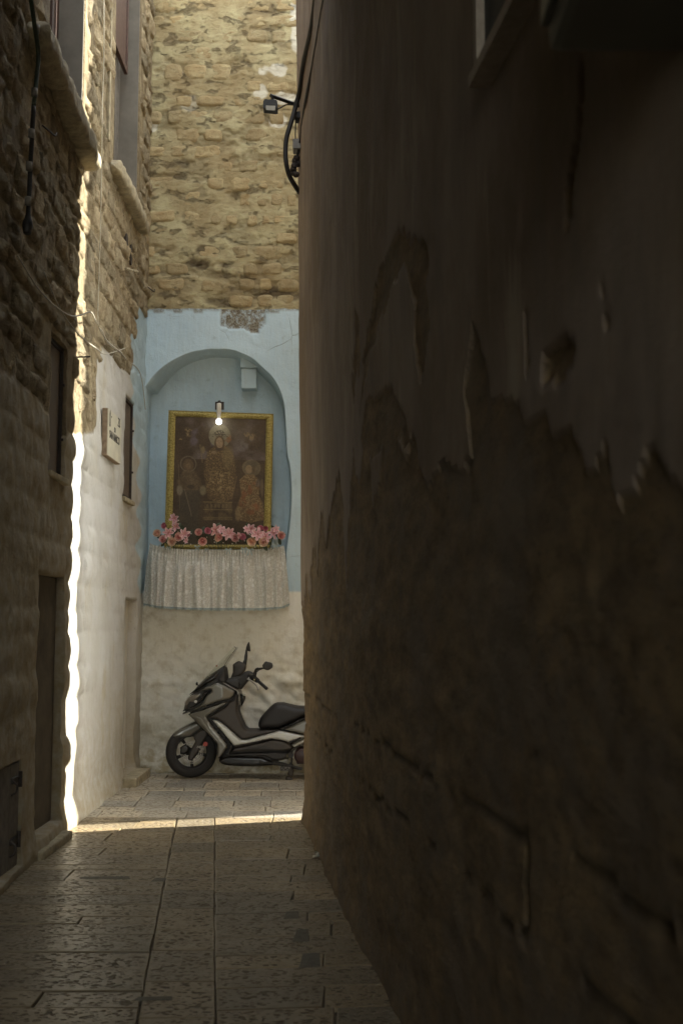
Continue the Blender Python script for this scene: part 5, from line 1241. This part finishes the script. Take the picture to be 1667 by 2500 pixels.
# cockpit
panel('handlebar_cover', [(728, 500), (765, 470), (860, 450), (905, 410), (930, 402), (960, 408), (1000, 430), (1005, 465), (985, 495), (935, 508), (905, 545), (872, 588), (830, 578), (790, 550)], lambda x, y: .075, 22, M_MATT, None, .02, -.03)
panel('far_grip_cover', [(735, 495), (765, 425), (764, 345), (800, 318), (825, 308), (858, 322), (902, 352), (895, 400), (862, 445), (800, 485)], .04, 26, M_BRWN, None, .01, .18)
panel('dashboard', [(700, 520), (735, 480), (800, 470), (870, 500), (870, 580), (832, 586), (760, 548)], .16, 20, M_MATT, None, .06)
panel('glovebox_knob', [(858, 640), (880, 632), (908, 660), (905, 690), (880, 740), (860, 770), (858, 700)], .05, 10, M_GLOS, None, .01)
panel('key_cap', [(872, 636), (900, 640), (906, 656), (880, 654)], .052, 6, M_SILV, None, .03, rd=3, step=8)
g0, g1 = SP(1035, 482, -.26), SP(1145, 562, -.42)
part('left_grip', MB().tube([g0, g0.lerp(g1, .85), g0.lerp(g1, .87), g0.lerp(g1, .9), g0.lerp(g1, .92), g1], [.017, .018, .018, .014, .019, .017], 14).me(True), scoot, M_MATT)
part('switch_block', MB().tube([SP(955, 450, -.14), SP(1000, 465, -.2), SP(1045, 490, -.28)], [.026, .034, .026], 10).box(SP(1008, 0).x, SP(1035, 0).x, YS - .275, YS - .235, SP(0, 492).z, SP(0, 470).z, .003).me(), scoot, M_GLOS)
part('brake_lever', MB().tube(smooth_pts([SP(940, 478, -.2), SP(985, 500, -.26), SP(1025, 525, -.32), SP(1048, 550, -.36), SP(1056, 568, -.38)], 4), .006, 8).lathe([(0, -.011), (.008, -.008), (.011, 0), (.008, .008), (0, .011)], SP(1057, 572, -.38), 'Z', 10).me(True), scoot, M_STEEL)
part('clamp', MB().lathe([(0, -.02), (.022, -.02), (.022, .02), (0, .02)], SP(962, 478, -.17), 'Y', 14).me(), scoot, M_STEEL)
part('switch', MB().box(SP(1012, 0).x, SP(1026, 0).x, YS - .285, YS - .276, SP(0, 488).z, SP(0, 474).z).me(), scoot, plain('yellow_switch', (.42, .36, .16), .5))
part('mirror_arm', MB().tube(smooth_pts([SP(1008, 455, -.2), SP(1018, 415, -.21), SP(1032, 380, -.24), SP(1070, 370, -.30), SP(1112, 366, -.34)], 4), [.020] * 5 + [.014] * 6 + [.009] * 6, 8).tube([SP(1018, 420, -.21), SP(1060, 385, -.27), SP(1100, 372, -.33)], .006, 6).me(True), scoot, M_MATT)
panel('mirror', [(1098, 335), (1130, 297), (1190, 312), (1202, 330), (1200, 358), (1165, 384), (1145, 386), (1105, 372)], .022, 18, M_MATT, None, .006, -.36, step=9)
part('mirror_arm', MB().tube([SP(878, 345, .2), SP(890, 300, .22), SP(893, 265, .23), SP(896, 235, .24), SP(898, 195, .25)], [.026, .018, .019, .014, .012], 8).me(True), scoot, M_MATT)
panel('mirror', [(889, 182), (902, 140), (920, 112), (926, 125), (931, 160), (937, 213), (925, 214), (897, 205)], .055, 16, M_MATT, None, .02, .28, step=9)
# windscreen
cu = [(395, 600), (440, 535), (520, 450), (620, 340), (700, 255), (760, 190), (795, 158)]
ce = [(560, 545), (600, 500), (660, 420), (710, 345), (755, 275), (795, 215), (826, 172)]
n, m = 28, 21; tv = np.linspace(0, 1, n)
def pl_(P, t): P = np.array(P, float); q = np.linspace(0, 1, len(P)); return np.interp(t, q, P[:, 0]), np.interp(t, q, P[:, 1])
Pw = np.zeros((n, m, 3))
for i, t_ in enumerate(tv):
    a = pl_(cu, t_); b = pl_(ce, t_); hw_ = .20 - .07 * t_ ** 2.5
    for j in range(m):
        s_ = -1 + 2 * j / (m - 1); k = abs(s_) ** 2.4
        q = SP(a[0] * (1 - k) + b[0] * k, a[1] * (1 - k) + b[1] * k, s_ * hw_); Pw[i, j] = q
t = NT('clear_screen'); fr_ = t.n.new('ShaderNodeFresnel'); fr_.inputs[0].default_value = 1.45; gl = t.n.new('ShaderNodeBsdfGlossy'); gl.inputs['Roughness'].default_value = .08; gl.inputs[0].default_value = (.9, .9, .9, 1)
tp = t.n.new('ShaderNodeBsdfTransparent'); tp.inputs[0].default_value = (.95, .96, .94, 1); mx = t.n.new('ShaderNodeMixShader'); t.l.new(t.math('MULTIPLY', fr_.outputs[0], .22), mx.inputs[0]); t.l.new(tp.outputs[0], mx.inputs[1]); t.l.new(gl.outputs[0], mx.inputs[2]); t.l.new(mx.outputs[0], t.out.inputs[0])
part('windscreen', grid_me(Pw), scoot, t.m)
ed = [Vector(Pw[i, 0]) for i in range(n)]; part('windscreen_edge', MB().tube([Vector(Pw[i, 0]) for i in range(n - 6, n)] + [Vector(Pw[-1, j]) for j in range(1, 8)], .003, 6).tube([Vector(Pw[i, 0]) for i in range(6, n - 6)], .0022, 6).me(True), scoot, M_MATT)
part('screen_bolt', MB().lathe([(0, -.01), (.010, -.006), (.010, .006), (0, .01)], SP(622, 352, -.05), 'Y', 12).me(True), scoot, M_AMB)
part('indicator', MB().tube([SP(425, 545, -.05), SP(425, 520, -.06), SP(418, 535, -.07)], [.012, .010, .006], 8).me(True), scoot, M_GLOS)
rl = MB().lathe([(0, -.002), (.016, -.002), (.016, .002), (0, .002)], SP(430, 700, -.215), 'Y', 16); part('headlight_bulb', rl.me(), scoot, M_STEEL)
s = MB().box(SP(780, 0).x, SP(805, 0).x, YS - .195, YS - .19, SP(0, 1343).z, SP(0, 1338).z); part('pan_clip', s.me(), scoot, M_STEEL)
